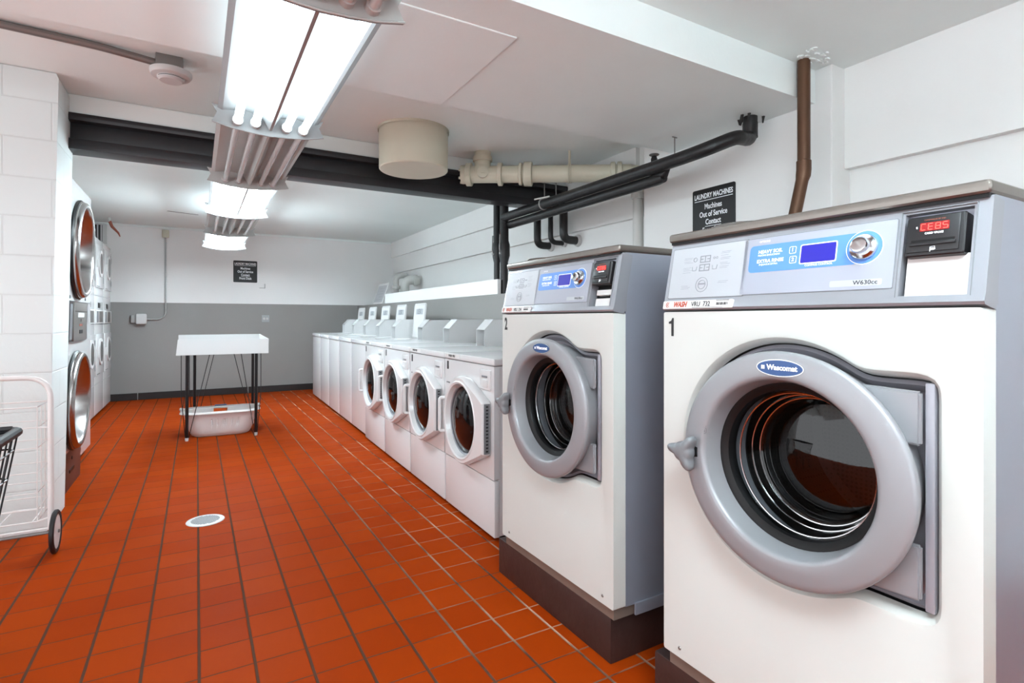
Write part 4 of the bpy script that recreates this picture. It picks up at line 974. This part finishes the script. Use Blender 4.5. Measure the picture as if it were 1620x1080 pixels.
MB().lathe([(0, -.006), (.03, -.004), (.034, 0), (.03, .004), (0, .006)], 12, Matrix.Translation((0, 0, .03)) @ Matrix.Rotation(PI / 2, 4, 'Y')).build('handwheel', M['galv'], vl)
MB().tube([(.05, -.13, -.05), (.05, -.13, .119)], .004, 6).tube([(.03, -.13, .116), (.07, -.13, .116)], .004, 6).build('hanger_rod', M['galv'], vl)

# pipes on the ledge near the far corner
pv = empty('white_pipe_elbow', (2.80, 8.15, 1.382), 'large white pipe elbow standing on the low wall near the far corner', 'pipe')
MB().tube(bend([(0, 0, 0), (0, 0, .38), (.225, -.03, .38)], .13, 8), .070, 18).build('pipe', M['pvc'], pv)
MB().tube([(0, 0, .16), (0, 0, .165), (0, 0, .21), (0, 0, .215)], [.072, .088, .088, .072], 18).build('hub', M['pvc'], pv)
MB().tube([(.14, -.017, .38), (.145, -.018, .38), (.19, -.022, .38), (.195, -.023, .38)], [.072, .090, .090, .072], 18).build('coupling', M['pvc'], pv)
pv = empty('white_pipe_elbow', (2.86, 8.75, 1.382), 'thinner white pipe with a bend, left of the large elbow near the far corner', 'pipe')
MB().tube(bend([(0, 0, 0), (0, 0, .46), (.08, 0, .50), (.17, 0, .50)], .08, 8), .045, 16).build('pipe', M['pvc'], pv)
MB().tube([(0, 0, .27), (0, 0, .275), (0, 0, .32), (0, 0, .325)], [.05, .066, .066, .05], 16).build('hub', M['pvc'], pv)
# framed chart leaning against the ledge pipes
fc = empty('leaning_board', (2.40, 8.0, 1.385), 'white framed board leaning back on the low wall past the boxed ledge', 'board')
Lm = Matrix.Rotation(0.32, 4, 'Y')
for nm, m__, (y0, y1, z0, z1, x0, x1) in (('board', 'plastic', (0, .52, 0, .335, 0, .008)), ('sheet', 'plate2', (.04, .48, .03, .30, -.002, .001))):
    b = MB().box(x0, x1, y0, y1, z0, z1, .001); bmesh.ops.transform(b.bm, matrix=Lm, verts=b.bm.verts); b.build(nm, M[m__], fc, smooth=False)
b = MB()
for k in range(5): b.box(-.003, -.001, .12, .40 - (k % 2) * .1, .07 + k * .045, .073 + k * .045)
bmesh.ops.transform(b.bm, matrix=Lm, verts=b.bm.verts); b.build('print_lines', M['midink'], fc, smooth=False)

# ------------------------------------------------------------------ tray table
tb = empty('tray_table', (-.165, 5.90, 0), 'white tray-topped laundry table on four thin black legs', 'table')
TW, TDp = .785, .85; ZT = .815
tr = MB().box(0, TW, 0, TDp, ZT, ZT + .014, .003)                       # floor
fl_ = lambda *q_: q_
# front wall leans outward slightly, rear and right walls, left side open
tr.prism([(0, ZT), (.015, ZT + .148), (TW + .002, ZT + .142), (TW - .004, ZT)], lambda a, b_, d: (a, d, b_), -.004, .006)
tr.prism([(.0, ZT), (.0, ZT + .17), (TW, ZT + .17), (TW, ZT)], lambda a, b_, d: (a, d, b_), TDp - .006, TDp + .004)
tr.prism([(0, ZT), (0, ZT + .143), (TDp, ZT + .17), (TDp, ZT)], lambda a, b_, d: (d, a, b_), TW - .008, TW)
tr.build('tray', M['plastic'], tb, smooth=False)
LG = ((.085, .08), (.675, .05), (.145, .72), (.700, .74))
for i, (lx, ly) in enumerate(LG):
    MB().tube([(lx, ly, .03), (lx + .004, ly, ZT)], .0145, 10).build('leg', M['tableblack'], tb)
    MB().tube([(lx, ly, .0), (lx, ly, .018), (lx, ly, .035)], [.013, .016, .014], 10).build('foot_cap', M['plastic'], tb)
    so_ = -1 if i % 2 == 0 else 1
    MB().tube([(lx + so_ * .012, ly, .03), (lx + so_ * .045, ly, .42), (lx + so_ * .045, ly, ZT)], .0035, 6).build('brace_rod', M['tableblack'], tb)
    MB().tube([(lx - so_ * .015, ly, .03), (lx - so_ * (.19 if i != 1 else .13), ly + .02, ZT)], .0035, 6).build('brace_rod', M['tableblack'], tb)

# laundry basket
bk = empty('laundry_basket', (.215, 6.24, 0), 'white plastic laundry basket on the floor under the tray table', 'basket', rz=0.0)
def rr_at(w, h, r, z, n):
    """n points evenly spaced round a rounded rectangle, starting at left of the front side"""
    P = rrect(0, 0, w, h, r, 10); P = [Vector((a, b_, z)) for a, b_ in P]
    segs = [(P[k], P[(k + 1) % len(P)]) for k in range(len(P))]; T_ = sum((b_ - a).length for a, b_ in segs); out = []
    # start at front-left corner
    k0 = min(range(len(P)), key=lambda k: (P[k].y - (-h / 2)) ** 2 + (P[k].x - (-w / 2 + r)) ** 2)
    segs = segs[k0:] + segs[:k0]; acc = 0; si = 0
    for i in range(n):
        d = T_ * i / n
        while acc + (segs[si][1] - segs[si][0]).length < d - 1e-9: acc += (segs[si][1] - segs[si][0]).length; si += 1
        a, b_ = segs[si]; out.append(a + (b_ - a).normalized() * (d - acc))
    return out
NB = 220; b = MB()
levels = [(0.0, .46, .25, .09), (.012, .50, .29, .10), (.04, .535, .32, .11), (.07, .555, .335, .11), (.11, .58, .355, .115), (.125, .588, .36, .115), (.175, .615, .385, .12), (.19, .622, .39, .12), (.225, .64, .405, .12), (.245, .65, .415, .12)]
rings = [[b.bm.verts.new(v_) for v_ in rr_at(w_, h_, r_, z_ , NB)] for z_, w_, h_, r_ in levels]
slots = {44, 50, 56, 57, 62, 66, 70, 74}
fi = lambda k: k
for li in range(len(rings) - 1):
    for k in range(NB):
        z_ = levels[li][0]
        front = 0 <= k < 64
        if li in (4, 5) and (k in (12, 18, 24, 26, 28, 34, 40, 42) or (NB // 2 + k) % NB in (122, 128, 134, 136, 138, 144, 150, 152) or k in (122, 128, 134, 138, 144, 150)): continue
        if li == 7 and 126 <= k <= 140: continue
        j = (k + 1) % NB
        b.bm.faces.new((rings[li][k], rings[li][j], rings[li + 1][j], rings[li + 1][k]))
b.bm.faces.new(rings[0][::-1])
bo = b.build('body', M['plasticb'], bk)
sm = bo.modifiers.new('thickness', 'SOLIDIFY'); sm.thickness = .004; sm.offset = 1
rm = MB()
r1 = rr_at(.655, .42, .12, .243, 96); r2 = rr_at(.705, .455, .14, .250, 96); r3 = rr_at(.715, .465, .14, .236, 96); r0 = rr_at(.64, .405, .12, .252, 96)
rm.loft([r1, r0, r2, r3]); ro = rm.build('rim', M['plasticb'], bk, ang=1.2)
for s_ in (-1, 1): MB().tube([(s_ * .335, -.06, .262), (s_ * .352, -.03, .268), (s_ * .352, .03, .268), (s_ * .335, .06, .262)], .010, 8).build('handle', M['plastic'], bk)
MB().box(-.055, .055, .195, .215, .252, .264, .004).build('rear_grip', M['navy'], bk)
bk.rotation_euler = (0, 0, -0.02)

# floor drain
fd = empty('floor_drain', (0.044, 3.57, 0), 'round pale metal floor drain grate set in the tiles', 'drain')
MB().lathe([(0, .004), (.082, .004), (.095, .003), (.098, 0)], 48, Matrix.Rotation(-PI / 2, 4, 'Y')).build('rim', M['plastic'], fd)
g_ = MB()
for k in range(-6, 7):
    hw = math.sqrt(max(0, .072 ** 2 - (k * .0115) ** 2)); g_.box(-hw, hw, k * .0115 - .003, k * .0115 + .003, .004, .0052)
bmesh.ops.transform(g_.bm, matrix=Matrix.Rotation(.5, 4, 'Z'), verts=g_.bm.verts)
g_.build('grate_slots', M['handle'], fd, smooth=False)

# ------------------------------------------------------------------ carts at the left
ct = empty('wire_laundry_cart', (-0.62, 3.45, 0), 'white wire laundry cart with tube frame by the block wall', 'cart')
MB().tube(bend([(-1.05, 0, .10), (-1.05, 0, .868), (0, 0, .868), (-.0, 0, .12)], .11, 8), .0125, 12).build('tube_frame', M['cartwhite'], ct)
wz = MB(); x0, x1, y0, y1 = -.98, -.055, .02, .26
for z in (.16, .22, .30, .40, .52, .62, .72):
    wz.tube([(x0, y0, z), (x1, y0, z), (x1, y1, z), (x0, y1, z)], .0028 if z not in (.16, .72) else .004, 6, closed=True)
for k in range(5):
    for yy in (y0, y1):
        xx = x1 - k * .21; wz.tube([(xx, yy, .16), (xx, yy, .72)], .0026, 6)
for yy in (.10, .18): wz.tube([(x1, yy, .16), (x1, yy, .72)], .0026, 6)
for k in range(8): wz.tube([(x0 + .03 + k * .125, y0, .16), (x0 + .03 + k * .125, y1, .16)], .0026, 6)
wz.build('wire_basket', M['cartwhite'], ct)
MB().tube([(-1.05, 0, .125), (0.0, 0, .125)], .006, 8).tube([(x1, y0, .16), (0, 0, .18)], .004, 6).tube([(x1, y0, .62), (0, 0, .62)], .004, 6).build('lower_rail', M['cartwhite'], ct)
MB().tube([(-1.05, -.0, .105), (.035, 0, .105)], .008, 10).build('axle', M['galv'], ct)
for xx in (.018, -1.03):
    wl = MB().lathe([(.083, -.009), (.098, -.010), (.1045, -.005), (.1045, .005), (.098, .010), (.083, .009)], 40, Matrix.Translation((xx, 0, 0)), 0, .1045, True).build('wheel', M['rubber'], ct)
    MB().lathe([(.084, -.006), (.084, .006), (.020, .010), (0, .010)], 40, Matrix.Translation((xx, 0, 0)), 0, .1045).build('wheel_hub', M['plastic'], wl)
bc = empty('black_wire_cart', (-0.56, 2.62, 0), 'black rimmed wire cart basket cut by the left edge of the photo', 'cart')
rim = [(-.02, 0), (0, -.03), (0, -.52), (-.03, -.55), (-.50, -.55), (-.53, -.52), (-.53, -.03), (-.50, 0)]
MB().tube([(a, b_, .745) for a, b_ in rim], .017, 10, closed=True).build('rim', M['rubber'], bc)
MB().prism([(a * .97 - .008, b_ * .97 - .008) for a, b_ in rim], lambda a, b_, d: (a, b_, d), .730, .738).build('rim_tray', M['black'], bc, smooth=False)
wz = MB()
def tap(a, b_, z): k = 1 - (.74 - z) * .55; return (-.265 + (a + .265) * k, -.275 + (b_ + .275) * k, z)
for z in (.68, .58, .46, .34): wz.tube([tap(a, b_, z) for a, b_ in rim], .0035, 6, closed=True)
for (ax, ay, bx, by, n) in ((0, 0, 0, -.55, 9), (-.53, 0, -.53, -.55, 9), (0, 0, -.53, 0, 9), (0, -.55, -.53, -.55, 9)):
    for k in range(n):
        a = ax + (bx - ax) * (k + .3) / n; b_ = ay + (by - ay) * (k + .3) / n
        wz.tube([tap(a, b_, .735), tap(a, b_, .34)], .0032, 6)
wz.build('wire_basket', M['tableblack'], bc)
for (a, b_) in ((-.14, -.14), (-.39, -.14), (-.14, -.41), (-.39, -.41)):
    MB().tube([(a, b_, .345), (a + (.06 if a > -.2 else -.06), b_, .07)], .010, 8).build('leg', M['tableblack'], bc)
    MB().lathe([(0, -.012), (.030, -.012), (.035, -.006), (.035, .006), (.030, .012), (0, .012)], 20, Matrix.Translation((a + (.06 if a > -.2 else -.06), 0, 0)), b_, .035).build('caster', M['rubber'], bc)
